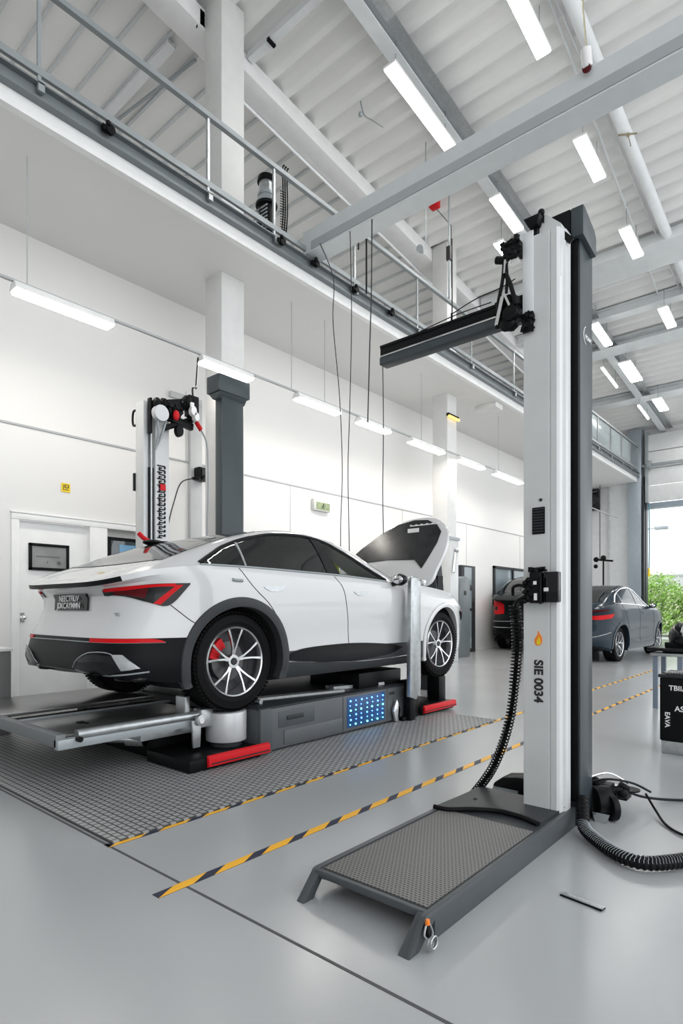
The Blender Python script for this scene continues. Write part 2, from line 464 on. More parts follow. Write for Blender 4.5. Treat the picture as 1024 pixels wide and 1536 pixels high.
        for i in range(n-1):
            b.face([F[i][0], K[i][0], K[i+1][0], F[i+1][0]]); b.face([F[i][-1], F[i+1][-1], K[i+1][-1], K[i][-1]])
        for j in range(mm-1):
            b.face([F[0][j], F[0][j+1], K[0][j+1], K[0][j]]); b.face([F[-1][j], K[-1][j], K[-1][j+1], F[-1][j+1]])
        bmesh.ops.remove_doubles(b.bm, verts=b.bm.verts[:], dist=.0001)
        o = b.build(pn, m, parent, sharp=.8)
        if label: o['label'] = label
        return o
    def seam(pts, dfn, m=INK, r=.0035, nm='panel_gap', off=.0, n=40, parent=root):
        b = MB(); q = []
        for p in resample(spline(pts, 60), n):
            h, nn = hit(p, dfn(p)); q.append(h+nn*off)
        b.tube(q, r, 6); return b.build(nm, m, parent)
    S = lambda sx, L_: [V((sx*1.0, y, z*zs)) for y, z in L_]
    for sx in (1, -1):
        ds = dirside(sx)
        def cutp(L_, y0, y1, k=16):
            return [(y0+(y1-y0)*i/k, interp(L_, y0+(y1-y0)*i/k)) for i in range(k+1)]
        segs = [('quarter_glass', -1.78, -1.42, GLASS), ('rear_door_glass', -1.40, -.50, GLASS), ('front_door_glass', -.33, .36, None)]
        clear = MATS.get('clear_glass') or mat('clear_glass', (.05, .06, .055), .02, spec=.5, alpha=.12)
        tint = MATS.get('tint_glass') or mat('tint_glass', (.008, .009, .009), .02, spec=.6, alpha=.9)
        for nm, y0, y1, gm in segs:
            gm = gm or (clear if main else GLASS)
            if main and nm != 'front_door_glass': gm = tint
            patch(nm, S(sx, cutp(DLO_B, y0, y1)), S(sx, cutp(DLO_T, y0, y1)), ds, gm, n=26, mm=7, off=.0, sm=False, parent=root, back=.006)
        # pillar + frame trims
        patch('door_pillar', S(sx, [(-.50,1.082),(-.33,1.077)]), S(sx, [(-.585,1.40),(-.47,1.385)]), ds, BLKG, n=6, mm=8, off=.006, sm=False)
        seam(S(sx, DLO_T), ds, BLKG if main else CHROME, .016, 'window_surround', 0)
        seam(S(sx, [(a, b_-.004) for a, b_ in DLO_B]), ds, STEELG if main else CHROME, .010, 'window_sill_trim', 0)
        seam(S(sx, [(-1.41,1.10),(-1.41,1.29)]), ds, STEELM, .009, 'window_divider', 0, 8)
        seam(S(sx, [(-1.485,1.08),(-1.36,.93),(-1.20,.80),(-1.07,.62),(-1.0,.42),(-.985,.35)]), ds)
        seam(S(sx, [(-.42,1.06),(-.31,.93),(-.25,.70),(-.215,.45),(-.20,.34)]), ds)
        if not main: seam(S(sx, [(.75,.98),(.85,.7),(.83,.36)]), ds)
        seam(S(sx, [(-2.02,.80),(-1.9,.70),(-1.82,.655)]), ds)
        # arch trims
        for wy in (-1.475, 1.475):
            b = MB(); Fo = []; a0, a1 = (-.12*PI, 1.12*PI)
            rin, rout = (.415, .485) if wy < 0 else (.415, .465)
            secs = []
            for i in range(45):
                a = a0+(a1-a0)*i/44; ro = []
                for r_, of in ((rin, -.06), (rin, .012), ((rin+rout)/2, .018), (rout, .012), (rout+.006, -.01)):
                    p = V((sx, wy+r_*math.cos(a), WZ+r_*math.sin(a)))
                    pc = p.copy(); pc.z = max(pc.z, .24)
                    pp = V((sx, wy+(rout)*math.cos(a), max(WZ+rout*math.sin(a), .25)))
                    h, nn = hit(pp, V((-sx,0,0)))
                    ro.append(b.bm.verts.new((h.x+sx*of, p.y, max(p.z, .21))))
                secs.append(ro)
            for A_, B_ in zip(secs, secs[1:]):
                for j in range(4): b.face([A_[j], B_[j], B_[j+1], A_[j+1]])
                b.face([A_[4], B_[4], B_[0], A_[0]])
            b.face(secs[0]); b.face(secs[-1][::-1])
            b.build('arch_trim', (CLADG if wy < 0 else paint) if main else paint, root)
        # door handles
        for (hy, hz) in ((-1.16,.94),(-.06,.925)):
            patch('door_handle', S(sx, [(hy-.11,hz),(hy-.05,hz-.028),(hy+.06,hz-.025),(hy+.12,hz+.01)]), S(sx, [(hy-.11,hz+.004),(hy,hz+.012),(hy+.12,hz+.014)]), ds, STEELM if main else paint, n=14, mm=4, off=.006)
        if main:
            # black lower door blade
            patch('door_blade', S(sx, [(-.98,.36),(-.6,.315),(-.1,.30),(.4,.33),(.62,.385)]), S(sx, [(-.98,.40),(-.8,.445),(-.2,.46),(.35,.43),(.62,.387)]), ds, CLAD, n=30, mm=5, off=.010)
            seam(S(sx, [(-1.0,.345),(0,.285),(.9,.30)]), ds, CHROME, .004, 'sill_bright_line')
        # mirror
        b = MB(); mx = sx*.93
        b.ball((mx+sx*.09, .47, 1.06*zs), .085, (1.05, .62, .72)); b.bar((sx*.86, .42, 1.0*zs), (mx+sx*.05, .46, 1.02*zs), .03, .04)
        mo = b.build('door_mirror', BLKG if main else paint, root)
        MB().ball((mx+sx*.09, .432, 1.06*zs), .066, (1.0, .32, .62)).build('mirror_glass', CHROME, mo)
    if main: seam([V((.9,-1.56,.99)),V((.9,-1.52,.985)),V((.9,-1.47,.985))], dirside(1), STEELG, .014, 'filler_flap_catch', 0, 6)
    # rear glass, windshield
    def row(y, x0, x1, k=9): return [V((x0+(x1-x0)*i/(k-1), y(x0+(x1-x0)*i/(k-1)) if callable(y) else y, 1.0)) for i in range(k)]
    patch('rear_screen', row(lambda x: -2.08+.16*x*x, -.70, .70), row(lambda x: -1.12+.10*x*x, -.64, .64), dirtop, glassR or GLASSR, n=20, mm=14, off=.004)
    patch('sun_roof', row(lambda x: -1.05+.06*x*x, -.62, .62), row(-.42, -.60, .60), dirtop, GLASS, n=16, mm=8, off=.003)
    patch('windscreen', row(lambda x: -.33-.05*x*x, -.60, .60), row(lambda x: .72-.35*x*x, -.74, .74), dirtop, clear if main else GLASS, n=20, mm=14, off=.004)
    if lampstyle == 0:
        T = [V((.50,-2.35,.905)),V((.75,-2.33,.925)),V((.90,-2.2,.945)),V((.97,-1.93,.955))]
        Bt = [V((.50,-2.35,.868)),V((.72,-2.33,.858)),V((.88,-2.24,.82)),V((.96,-2.10,.80)),V((.97,-1.93,.945))]
        for sx in (1, -1):
            f = lambda L_: [V((p.x*sx, p.y, p.z*zs)) for p in L_]
            tl = patch('tail_lamp', f(Bt), f(T), dirc, BLKG, n=30, mm=6, off=.008, label='gloss black lamp housing')
            patch('red_stripe', f([V((.905,-2.21,.81)),V((.925,-2.155,.803))]), f([V((.94,-2.03,.94)),V((.955,-1.98,.943))]), dirc, RED, n=4, mm=8, off=.012, parent=tl, sm=False)
            patch('red_stripe', f([V((.52,-2.35,.895)),V((.75,-2.33,.905)),V((.90,-2.2,.925)),V((.93,-2.03,.93))]), f([V((.52,-2.35,.912)),V((.75,-2.33,.927)),V((.90,-2.2,.944)),V((.93,-2.03,.95))]), dirc, RED, n=20, mm=3, off=.012, parent=tl)
            patch('red_lens', f([V((.62,-2.35,.872)),V((.75,-2.33,.866)),V((.86,-2.25,.845))]), f([V((.62,-2.35,.895)),V((.75,-2.33,.90)),V((.86,-2.22,.915))]), dirc, REDD, n=14, mm=4, off=.011, parent=tl)
            patch('rear_reflector', f([V((.46,-2.4,.545)),V((.8,-2.36,.545)),V((.93,-2.12,.545))]), f([V((.46,-2.4,.572)),V((.75,-2.36,.572)),V((.90,-2.2,.57)),V((.93,-2.12,.55))]), dirc, RED, n=20, mm=3, off=.007)
            patch('exhaust_surround', f([V((.30,-2.4,.36)),V((.6,-2.4,.335)),V((.78,-2.36,.36))]), f([V((.38,-2.4,.43)),V((.5,-2.4,.465)),V((.66,-2.38,.46)),V((.74,-2.36,.45))]), dirc, BLKG, n=20, mm=5, off=.014)
            patch('exhaust_trim', f([V((.76,-2.36,.365)),V((.86,-2.28,.375))]), f([V((.69,-2.38,.465)),V((.77,-2.36,.465))]), dirc, STEELM, n=5, mm=6, off=.018, sm=False)
            seam(f([V((.28,-2.4,.37)),V((.38,-2.4,.44)),V((.50,-2.4,.475)),V((.68,-2.38,.47)),V((.80,-2.36,.38))]), dirc, STEELG, .004, 'exhaust_outline', .014)
            seam(f([V((.30,-2.4,.35)),V((.6,-2.4,.325)),V((.92,-2.25,.35))]), dirc, STEELG, .006, 'bumper_crease', .004)
        seam([V((-.85,-2.4,.545*zs)),V((0,-2.45,.548*zs)),V((.85,-2.4,.545*zs))], dirrear, STEELG, .004, 'bumper_crease', .003)
        seam([V((-.8,-2.4,.30*zs)),V((0,-2.45,.30*zs)),V((.8,-2.4,.30*zs))], dirrear, BLKG, .014, 'bumper_lip', .006)
        pl = patch('number_plate', [V((-.26,-2.3,.762)),V((.26,-2.3,.762))], [V((-.26,-2.3,.885)),V((.26,-2.3,.885))], dirrear, BLKG, n=8, mm=4, off=.016, sm=False)
        h, nn = hit(V((0,-2.3,.82)), V((0,1,0)))
        up = V((0,0,1)); up = (up-nn*up.dot(nn)).normalized()
        for tx, dz in (('NEECTFIUV', .026), ('JDKCAYMMN', -.026)):
            text(tx, .062, WHT, pl, h+nn*.030+up*dz, (1,0,0), up, 'plate_lettering', bold=.0005)
        text('VBCS', .034, STEELG, root, hit(V((.60,-2.3,.735)), V((0,1,0)))[0]+V((0,-.004,0)), (1,0,0), (0,-.1,1), 'boot_badge', .002)
        # roof pod at rear of roof with red handle is a separate tool
    elif lampstyle == 1:
        for sx in (1, -1):
            f = lambda L_: [V((p[0]*sx, p[1], p[2]*zs)) for p in L_]
            patch('tail_lamp', f([(.52,-2.35,.80),(.8,-2.3,.79),(.95,-2.0,.82)]), f([(.52,-2.35,.86),(.8,-2.3,.87),(.96,-1.9,.90)]), dirc, RED, n=20, mm=4, off=.008)
            patch('tail_lamp', f([(.55,-2.35,.93),(.8,-2.3,.94),(.9,-2.1,.96)]), f([(.55,-2.35,.965),(.8,-2.3,.975),(.9,-2.1,.985)]), dirc, REDD, n=16, mm=3, off=.008)
            seam(f([(.5,-2.4,.46),(.8,-2.36,.50),(.93,-2.05,.56)]), dirc, CHROME, .008, 'bumper_trim', .003)
    else:
        for sx in (1, -1):
            f = lambda L_: [V((p[0]*sx, p[1], p[2]*zs)) for p in L_]
            tl = patch('tail_lamp', f([(.42,-2.35,.70),(.75,-2.3,.69),(.95,-2.05,.74)]), f([(.46,-2.35,.93),(.75,-2.3,.95),(.93,-2.1,.95)]), dirc, RED, n=20, mm=8, off=.010)
            patch('lamp_insert', f([(.70,-2.35,.77),(.82,-2.28,.77)]), f([(.70,-2.35,.84),(.82,-2.28,.84)]), dirc, BLKG, n=6, mm=4, off=.014, sm=False, parent=tl)
            seam(f([(0,-2.4,.44),(.5,-2.4,.44),(.93,-2.1,.46)]), dirc, CHROME, .010, 'bumper_trim', .003)
            seam(f([(0,-2.4,.56),(.5,-2.4,.555),(.93,-2.1,.56)]), dirc, STEELG, .010, 'bumper_crease', .0)
    # front lamps
    for sx in (1, -1):
        patch('head_lamp', [V((sx*.55,2.35,.60*zs)),V((sx*.9,2.05,.64*zs))], [V((sx*.55,2.33,.68*zs)),V((sx*.92,1.95,.75*zs))], lambda p: V((0,1.2,0))-V((p.x,p.y,0)), GLASS, n=10, mm=4, off=.006, sm=False)
    # seats
    if main:
        for sy in (.32, -.75):
            b = MB(); b.box(.22, .70, sy-.5, sy, .45, .58); b.prism([(sy-.42,.55),(sy-.30,.55),(sy-.48,1.10),(sy-.58,1.10)], 'x', .24, .68); b.ball((.46, sy-.55, 1.18), .10, (1.15,.5,.8))
            st = b.build('seat', SEAT, root, .02)
        b = MB(); b.prism([(.10,1.0),(.19,1.0),(.14,1.18),(.09,1.30),(.02,1.28),(.06,1.14)], 'x', .46, .52); b.build('lime_cover', LIME, root, .01)
    # wheels
    def wheel(px, py, side):
        ty = MB(); W = .135
        prof = [(.255,-W*.8),(.30,-W),(.352,-W*.93),(.372,-W*.7),(.375,-W*.3)]
        for k in range(1):
            prof += [(.366,-W*.28),(.366,-W*.22),(.375,-W*.2),(.375,-W*.02),(.366,0),(.366,W*.05),(.375,W*.07),(.375,W*.3),(.366,W*.32),(.366,W*.38)]
        prof += [(.375,W*.4),(.372,W*.7),(.352,W*.93),(.30,W),(.255,W*.8)]
        ty.lathe(prof, 64, 'x', closed=True)
        for k in range(72):    # tread blocks on the shoulder
            a = 2*PI*k/72
            for s_ in (-1, 1):
                M = Matrix.Rotation(a, 4, 'X')
                ty.box(s_*.105-.016, s_*.105+.016, .369, .378, -.009, .009, M)
        t = ty.build('tyre', RUB, None, sharp=.5)
        o = MB(); W2 = .105
        o.lathe([(.262,.128),(.270,.118),(.268,.10),(.262,.02),(.250,-.09),(.244,-.09),(.244,.02),(.246,.10),(.252,.122)], 64, 'x', closed=True)
        for k in range(5):
            for dl in (-.17, .17):
                a0 = 2*PI*k/5+.31; a1 = a0+dl*1.25
                def sp(r_, a, x, hw, hx):
                    c_, s__ = math.cos(a), math.sin(a); rad = V((0, c_, s__)); tan = V((0, -s__, c_))
                    return [rad*r_+V((x,0,0))+tan*q[0]*hw+V((q[1]*hx,0,0)) for q in ((-1,-1),(1,-1),(1,1),(-1,1))]
                secs = []
                for r_, f_, x, hw in ((.045,0.25,.085,.011),(.10,.55,.098,.0075),(.17,.9,.106,.0065),(.25,1.2,.112,.009)):
                    secs.append([o.bm.verts.new(p) for p in sp(r_, a0+(a1-a0)*f_, x, hw, .009)])
                for A_, B_ in zip(secs, secs[1:]):
                    for j in range(4): o.face([A_[j], A_[(j+1)%4], B_[(j+1)%4], B_[j]])
                o.face(secs[0][::-1]); o.face(secs[-1])
        o.cyl((.07,0,0), (.10,0,0), .058, .05, 24)
        rm = o.build('rim', rimm or RIM, t)
        MB().lathe([(.243,-.02),(.243,-.06),(.02,-.06),(.02,-.04),(.2,-.03)], 40, 'x').build('rim_barrel', RIMD, t)
        MB().cyl((.0,0,0), (.025,0,0), .15, n=40).build('brake_disc', mat('disc_iron', (.10, .10, .10), .4, .5), t)
        cb = MB().cyl((.099,0,0), (.108,0,0), .03, .026, 20); cb.build('hub_cap', RIMD, t)
        if side > 0 and main and py < 0:
            c_ = MB()
            for i in range(7):
                a = PI*.80+ (i-3)*.11*1.2
                M = Matrix.Rotation(a, 4, 'X'); c_.box(-.02, .065, .12, .20, -.012, .012, M)
            c_.build('brake_caliper', REDP, t)
        t.parent = root; t.location = (px, py, .375)
        if side < 0: t.rotation_euler = (0, 0, PI)
        return t
    w0 = wheel(.885-.13, -1.475, 1)
    for sx in (1, -1):
        for wy in (-1.475, 1.475):
            if sx == 1 and wy < 0: continue
            c_ = copy_tree(w0, root); c_.location = (sx*(.885-.13), wy, .375)
            if sx < 0: c_.rotation_euler = (0, 0, PI)
            for ch in list(c_.children):
                if ch.name.startswith('brake_caliper'): bpy.data.objects.remove(ch)
    return root, hit, patch, seam

car, hit, patch, seam = make_car('fastback_car', 'white fastback SUV raised on the grey wheel platform', PAINT, CLAD, CLADG)
# open bonnet of the white car (local coordinates: x right, y forward)
def LC(X, Y, Z): return (X+4.385, Y-4.34, Z-.37)
def hoodpt(x, z, d=0): return V((x+4.385, 5.75+(z-1.5)*.6-4.34+d*.86, z-.37-d*.5))
def hood_outline(L_, d0, d1, mb):
    A = [mb.bm.verts.new(hoodpt(x, z, d0)) for x, z in L_]; Bb = [mb.bm.verts.new(hoodpt(x, z, d1)) for x, z in L_]
    n = len(L_)
    for i in range(n): mb.face([A[i], A[(i+1)%n], Bb[(i+1)%n], Bb[i]])
    mb.face(A[::-1]); mb.face(Bb)
outer = [(-5.02,1.60),(-4.98,1.72),(-4.78,1.92),(-4.55,2.10),(-4.32,2.23),(-4.10,2.27),(-3.86,2.26),(-3.68,2.18),(-3.56,2.04),(-3.52,1.85),(-3.55,1.62),(-3.60,1.44),(-3.9,1.40),(-4.9,1.44)]
inner = [(-4.985,1.70),(-4.79,1.905),(-4.56,2.085),(-4.33,2.20),(-4.10,2.24),(-3.90,2.225),(-3.74,2.15),(-3.655,2.06),(-3.66,1.92),(-3.72,1.72),(-3.76,1.61),(-3.9,1.72),(-4.3,1.74)]
def rnd(L_):
    P = [V((a, b, 0)) for a, b in L_]; P.append(P[0]); s_ = spline(P, 70)[:-1]; return [(p.x, p.y) for p in s_]
b = MB(); hood_outline(rnd(outer), 0, .05, b); bon = b.build('bonnet', PAINT, car, .008)
b = MB(); hood_outline(inner, -.012, .001, b); b.build('bonnet_panel', HOODM, bon)
b = MB()
for k in range(16): b.box(0, .022, 0, .010, 0, .012 if k % 3 else .02, Matrix.Translation(hoodpt(-4.13+k*.026, 2.155, -.016)))
b.build('panel_lettering', WHT, bon)
MB().box(0, .16, 0, .01, 0, .05, Matrix.Translation(hoodpt(-4.13, 2.07, -.016))).build('panel_sticker', WHT, bon)
b = MB(); b.cyl((-.35,1.42,.95), (-.42,1.62,1.45), .012); b.cyl((.62,1.42,.95), (.62,1.62,1.35), .012); b.build('bonnet_strut', CHROME, car)
b = MB(); b.box(-.2,.5,.98,1.35,1.0,1.09); b.box(-.15,.1,1.0,1.3,1.06,1.12); b.build('engine_cover', BLKG, car, .02)
b = MB(); b.box(.5,.80,.95,1.08,1.03,1.12); b.cyl((.4,1.1,1.11),(.78,1.05,1.11),.022); b.cyl((.5,1.2,1.1),(.84,1.22,1.06),.03); b.build('engine_pipe', CHROME, car, .01)
car.location = (-4.385, 4.34, .37)

car2, *_ = make_car('coupe_car', 'dark blue-grey coupe parked by the open garage door', PAINTB, PAINTB, PAINTB, main=False, zs=1.14, lampstyle=1, glassR=GLASS)
car2.location = (-4.55, 15.05, 0); car2.rotation_euler = (0, 0, -.03)
car3, *_ = make_car('hatchback_car', 'dark hatchback parked behind the white lift column near the wall', PAINTK, CLAD, CLAD, main=False, zs=1.42, lampstyle=2, glassR=GLASS)
car3.location = (-6.68, 17.4, 0)

# ------------------------------------------------------------------ setting
struct('floor', B(-12, 9, -7, 24.2, -.15, 0), FLOOR)
b = MB()
b.box(-7.76, 8, 1.425, 1.437, .0, .0015)
struct('trim_1', b, mat('joint_dark', (.07, .072, .075), .6), 'dark expansion joint across the floor')
struct('trim_2', B(-7.76, -2.72, 10.2, 10.208, 0, .0012), mat('joint_dark2', (.2, .2, .2), .6))
# wall left with door recess
b = MB()
b.box(-7.96, -7.76, -6, 2.84, 0, 5.8); b.box(-7.96, -7.76, 2.84, 4.95, 2.33, 5.8); b.box(-7.96, -7.76, 4.95, 24, 0, 5.8)
b.box(-7.96, -7.78, 3.86, 4.05, 0, 2.33); b.box(-7.96, -7.78, 4.05, 4.95, 0, 1.5); b.box(-7.96, -7.90, 4.05, 4.95, 1.5, 2.33)
struct('wall_left', b, WALL)
b = MB(); b.box(-7.80, -7.732, 2.84, 2.93, 0, 2.244); b.box(-7.80, -7.73, 2.84, 4.95, 2.245, 2.32); b.box(-7.80, -7.722, 2.83, 4.96, 2.321, 2.345); b.box(-7.80, -7.732, 3.82, 4.07, 0, 2.244)
struct('trim_3', b, TRIM, bevel=.006)
d1 = struct('door_1', B(-7.86, -7.80, 2.93, 3.82, 0, 2.245), TRIM, bevel=.004)
ORG[d1.name] = V((0,0,0))
b = MB(); b.cyl((-7.80,2.985,1.03), (-7.74,2.985,1.03), .018); b.ball((-7.735,2.985,1.03), .032); b.box(-7.80,-7.79,2.96,3.01,.97,1.09)
b.build('door_handle', CHROME, d1)
# seams
b = MB(); b.box(-7.765, -7.745, -6, 24, 3.40, 3.425); struct('trim_4', b, SEAM)
b = MB()
for y in (0.4, 5.35, 7.6, 11.2, 14.2, 17.6, 21.0): b.box(-7.762, -7.752, y, y+.012, 0 if y not in (5.35,) else 3.42, 3.4 if y != 5.35 else 4.5)
struct('trim_5', b, mat('seam_light', (.55, .55, .55), .5))
b = MB(); b.box(-7.78, -7.70, 5.40, 5.62, 0, 4.33); b.box(-7.78, -7.70, 5.05, 5.62, 4.331, 4.42)
struct('trim_6', b, mat('channel_grey', (.52, .53, .535), .45), 'grey vertical wall channel', .01)
struct('wall_upper_left', B(-11.2, -11.05, -6, 24, 6.0, 10.6), WALL)
# mezzanine slab
struct('ceiling_mezzanine', B(-11, -5.94, -6, 23.9, 5.8, 5.99), SOFF)
b = MB(); b.box(-5.94, -5.86, -6, 23.9, 5.795, 5.99)
struct('trim_7', b, TRIM)
b = MB(); b.box(-5.86, -5.82, -6, 23.9, 5.961, 6.089); b.box(-5.90, -5.76, -6, 23.9, 6.09, 6.105); b.box(-5.859, -5.77, -6, 23.9, 5.945, 5.96)
struct('trim_8', b, mat('edge_beam', (.20, .22, .23), .4, .3))
# columns
for i, (y, ye) in enumerate(((5.10, 5.48), (11.15, 11.75), (18.2, 18.7))):
    b = MB(); b.box(-6.92, -6.55, y, y+.40, 0, RZ(y+.4)-.02)
    struct('column_%d' % (i+1), b, mat('column_white', (.70, .70, .69), .45), bevel=.006)
# roof: corrugated deck falling gently towards the far wall
b = MB(); p = .36; y = -6.5; prof = []
while y < 24.2:
    prof += [(y, .03), (y+.08, .03), (y+.12, .01), (y+.18, -.07), (y+.21, -.085), (y+.29, -.085), (y+.32, -.06)]; y += p
vs = []
for (yy, zz) in prof: vs.append((b.bm.verts.new((-7.1, yy, zz)), b.bm.verts.new((5.5, yy, zz)), b.bm.verts.new((-7.1, yy, zz+.05)), b.bm.verts.new((5.5, yy, zz+.05))))
for A_, B_ in zip(vs, vs[1:]):
    b.face([A_[0], A_[1], B_[1], B_[0]]); b.face([A_[2], B_[2], B_[3], A_[3]])
    b.face([A_[0], B_[0], B_[2], A_[2]]); b.face([A_[1], A_[3], B_[3], B_[1]])
b.face([vs[0][0], vs[0][2], vs[0][3], vs[0][1]]); b.face([vs[-1][0], vs[-1][1], vs[-1][3], vs[-1][2]])
struct('ceiling', roofz(b), ROOF)
b = MB(); b.box(-11.2, -7.1, -6.5, 24.2, -.03, .05)
struct('ceiling_left', roofz(b), ROOF)
b = MB(); y = -6.2
while y < 24: b.box(-11.2, -7.2, y, y+.045, -.075, -.031); y += .43
struct('trim_20', roofz(b), mat('roof_seam', (.60, .62, .63), .45))
# roof beams
struct('beam_1', roofz(B(-7.32, -6.93, -6, 23.9, -.36, -.08)), mat('beam_white', (.78, .78, .78), .4), bevel=.01)
struct('trim_21', roofz(B(-7.36, -7.33, 5.6, 23.9, -.40, -.34)), mat('beam_edge', (.85, .86, .87), .3), bevel=.004)
def ibeam_y(x, w, z0, z1, y0, y1, t=.02):
    b = MB(); b.box(x-w/2, x+w/2, y0, y1, z0, z0+t); b.box(x-w/2, x+w/2, y0, y1, z1-t, z1); b.box(x-t/2, x+t/2, y0, y1, z0+t+.001, z1-t-.001); return b
def ibeam_x(y, w, z0, z1, x0, x1, t=.02):
    b = MB(); b.box(x0, x1, y-w/2, y+w/2, z0, z0+t); b.box(x0, x1, y-w/2, y+w/2, z1-t, z1); b.box(x0+.001, x1-.001, y-t/2, y+t/2, z0+t+.001, z1-t-.001); return b
struct('beam_2', roofz(ibeam_y(-5.05, .20, -.30, -.08, -6, 23.9)), STEELW)
b = MB(); b.box(-4.86, -4.79, -6, 23.9, -.20, -.16); b.box(-4.90, -4.75, -6, 23.9, -.215, -.201); b.box(-4.86, -4.84, -6, 23.9, -.159, -.08)
struct('beam_3', roofz(b), STEELM)
b = MB(); b.cyl((-2.85, -6, -.2), (-2.72, 23.9, -.2), .095, n=20); struct('beam_4', roofz(b), STEELW)
struct('beam_5', roofz(B(-6.9, 5, 13.35, 14.2, -.30, -.075)), STEELW, bevel=.01)
for i, (y, w_) in enumerate(((15.55, .22), (17.2, .5), (20.7, .4))):
    struct('beam_%d' % (6+i), roofz(ibeam_x(y, w_, -.32, -.08, -6.9, 5)), STEELW)
# low cross beam over the hall at mezzanine height
struct('beam_9', B(-5.86, 5.2, 6.0, 6.2, 6.151, 6.48).box(-5.86, 5.2, 5.97, 6.25, 6.13, 6.15), mat('cross_beam', (.62, .65, .66), .4, .1), 'grey steel cross beam')
struct('trim_22', B(-5.7, 5.2, 5.99, 6.0, 6.175, 6.29), mat('beam_strip', (.38, .405, .42), .45), 'painted shade strip along the cross beam web')  # darker colour stands in for the shade on the beam web
struct('wall_sky_block', B(-11.2, 9, -7.2, -7.0, 0, 10.6), WALL)  # unseen near wall, added to block sky light from behind the camera
# end wall
b = MB(); b.box(-11, -5.66, 24, 24.25, 0, 7.9); b.box(-5.659, 8, 24, 24.25, 5.75, 7.9)
struct('wall_back', b, BRICK)
b = MB(); b.box(-6.9, -6.2, 23.85, 24.0, 0, 5.8); 
for k in range(60): b.box(-6.93, -6.85, 23.83, 24.0, .05+k*.095, .05+k*.095+.06)
struct('trim_9', b, mat('jamb', (.72, .735, .74), .5))
struct('column_4', B(-6.17, -5.73, 23.55, 23.99, 0, 7.75), mat('steel_blue', (.36, .41, .45), .35, .3), bevel=.01)
b = MB(); b.box(-5.72, -5.62, 23.8, 24.1, 0, 6.0); b.box(-5.70, -5.64, 23.6, 23.8, 0, 5.6); struct('trim_10', b, DARK)
struct('trim_11', B(-5.66, 8, 23.9, 24.2, 4.82, 5.02), mat('lintel_blue', (.33, .38, .43), .4))
# sectional door, raised
t = thing('sectional_garage_door', 'white sectional garage door rolled up above the far opening', 'garage door', (-1, 23.7, 5.0))
for k in range(4):
    MB().box(-5.6, 5, 23.72-.0, 23.80, 5.02+k*.62, 5.02+k*.62+.60).build('door_section', mat('sect', (.76, .77, .77), .45), t, .012)
b = MB(); b.box(-5.6, -5.52, 23.6, 23.9, 5.0, 7.6); b.cyl((-5.7, 23.6, 6.35), (4, 23.6, 6.35), .05); b.cyl((-5.5, 23.55, 6.35), (-5.4, 23.55, 6.35), .16)
b.build('door_track', STEELG, t)
# outside
struct('ground_outside', B(-45, 30, 24.2, 90, -.2, -.02), ASPH)
def shrub(cx, cy, h, r, nl, label, m=LEAF, pale=LEAF2):
    t = thing('shrub', label, 'shrub', (cx, cy, 0), 'shrubs outside the garage opening')
    st = MB(); lf = [MB(), MB()]
    for k in range(14):
        a = random.random()*2*PI; tip = V((cx+r*.7*math.cos(a)*random.random(), cy+r*.7*math.sin(a)*random.random(), h*(.6+.4*random.random())))
        st.tube(spline([(cx+.1*math.cos(a), cy+.1*math.sin(a), 0), ((cx+tip.x)/2, (cy+tip.y)/2, tip.z*.55), tip], 7), .018, 5)
    st.build('stem', BARK, t)
    for k in range(nl):
        a = random.random()*2*PI; u = random.random(); rr = r*math.sqrt(random.random())*(1.0-.45*u)*(.8+.4*math.sin(a*3+cx)**2)
        c = V((cx+rr*math.cos(a), cy+rr*math.sin(a), .1+h*u*(.85+.3*random.random()))); s_ = .05+.05*random.random()
        n = V((random.gauss(0,1), random.gauss(0,1), random.gauss(.5,1))).normalized(); x = n.orthogonal().normalized(); y_ = n.cross(x)
        mb = lf[0 if random.random() < .6 else 1]
        vs = [mb.bm.verts.new(c+x*s_*a_+y_*s_*b_+n*c_*s_) for a_, b_, c_ in ((-1,0,0),(0,-.45,.15),(1,0,-.1),(0,.45,.15))]
        mb.face(vs)
    for i, mb in enumerate(lf):
        o = mb.build('foliage', (m, pale)[i], t); o['kind'] = 'stuff'
    return t
shrub(-6.2, 28.0, 2.3, 1.3, 3600, 'leafy green shrub closest to the left jamb of the garage opening')
shrub(-5.0, 27.2, 1.8, 1.2, 3200, 'low bright green shrub outside, right behind the coupe bonnet')
shrub(-8.2, 31.0, 2.9, 1.8, 4200, 'tall pale shrub farthest behind the others outside the opening', LEAF2, LEAF)
shrub(-3.6, 28.6, 2.4, 1.4, 3200, 'bushy green shrub outside at the right edge of the photo')
t = thing('boundary_wall', 'low pale wall running behind the shrubs outside', 'wall', (-4, 33.5, 0))
MB().box(-22, 8, 33.4, 33.6, 0, 2.75).build('wall_panel', mat('yard_wall', (.62, .63, .64), .7), t); MB().box(-22, 8, 33.35, 33.65, 2.75, 2.85).build('coping', mat('coping', (.45, .46, .48), .6), t)
t = thing('street_lamp', 'grey street lamp on an arm outside the garage opening', 'street lamp', (-8.4, 31, 0))
MB().cyl((-8.4,31,0), (-8.4,31,4.9), .06, .045).build('pole', STEELG, t); MB().tube([(-8.4,31,4.8),(-7.8,31,4.9),(-6.9,31,4.95)], .03).build('arm', STEELG, t)
MB().box(-6.95,-6.35,30.85,31.15,4.86,5.02).build('lamp_head', STEELG, t, .04)
t = thing('pull_rope', 'blue pull rope with yellow end hanging in the garage opening', 'rope', (-5.45, 23.5, 1.6))
MB().tube(spline([(-5.45,23.5,4.9),(-5.44,23.5,3.5),(-5.45,23.5,2.6)], 10), .022).build('cord', mat('cord_blue', (.08,.25,.3), .5), t)
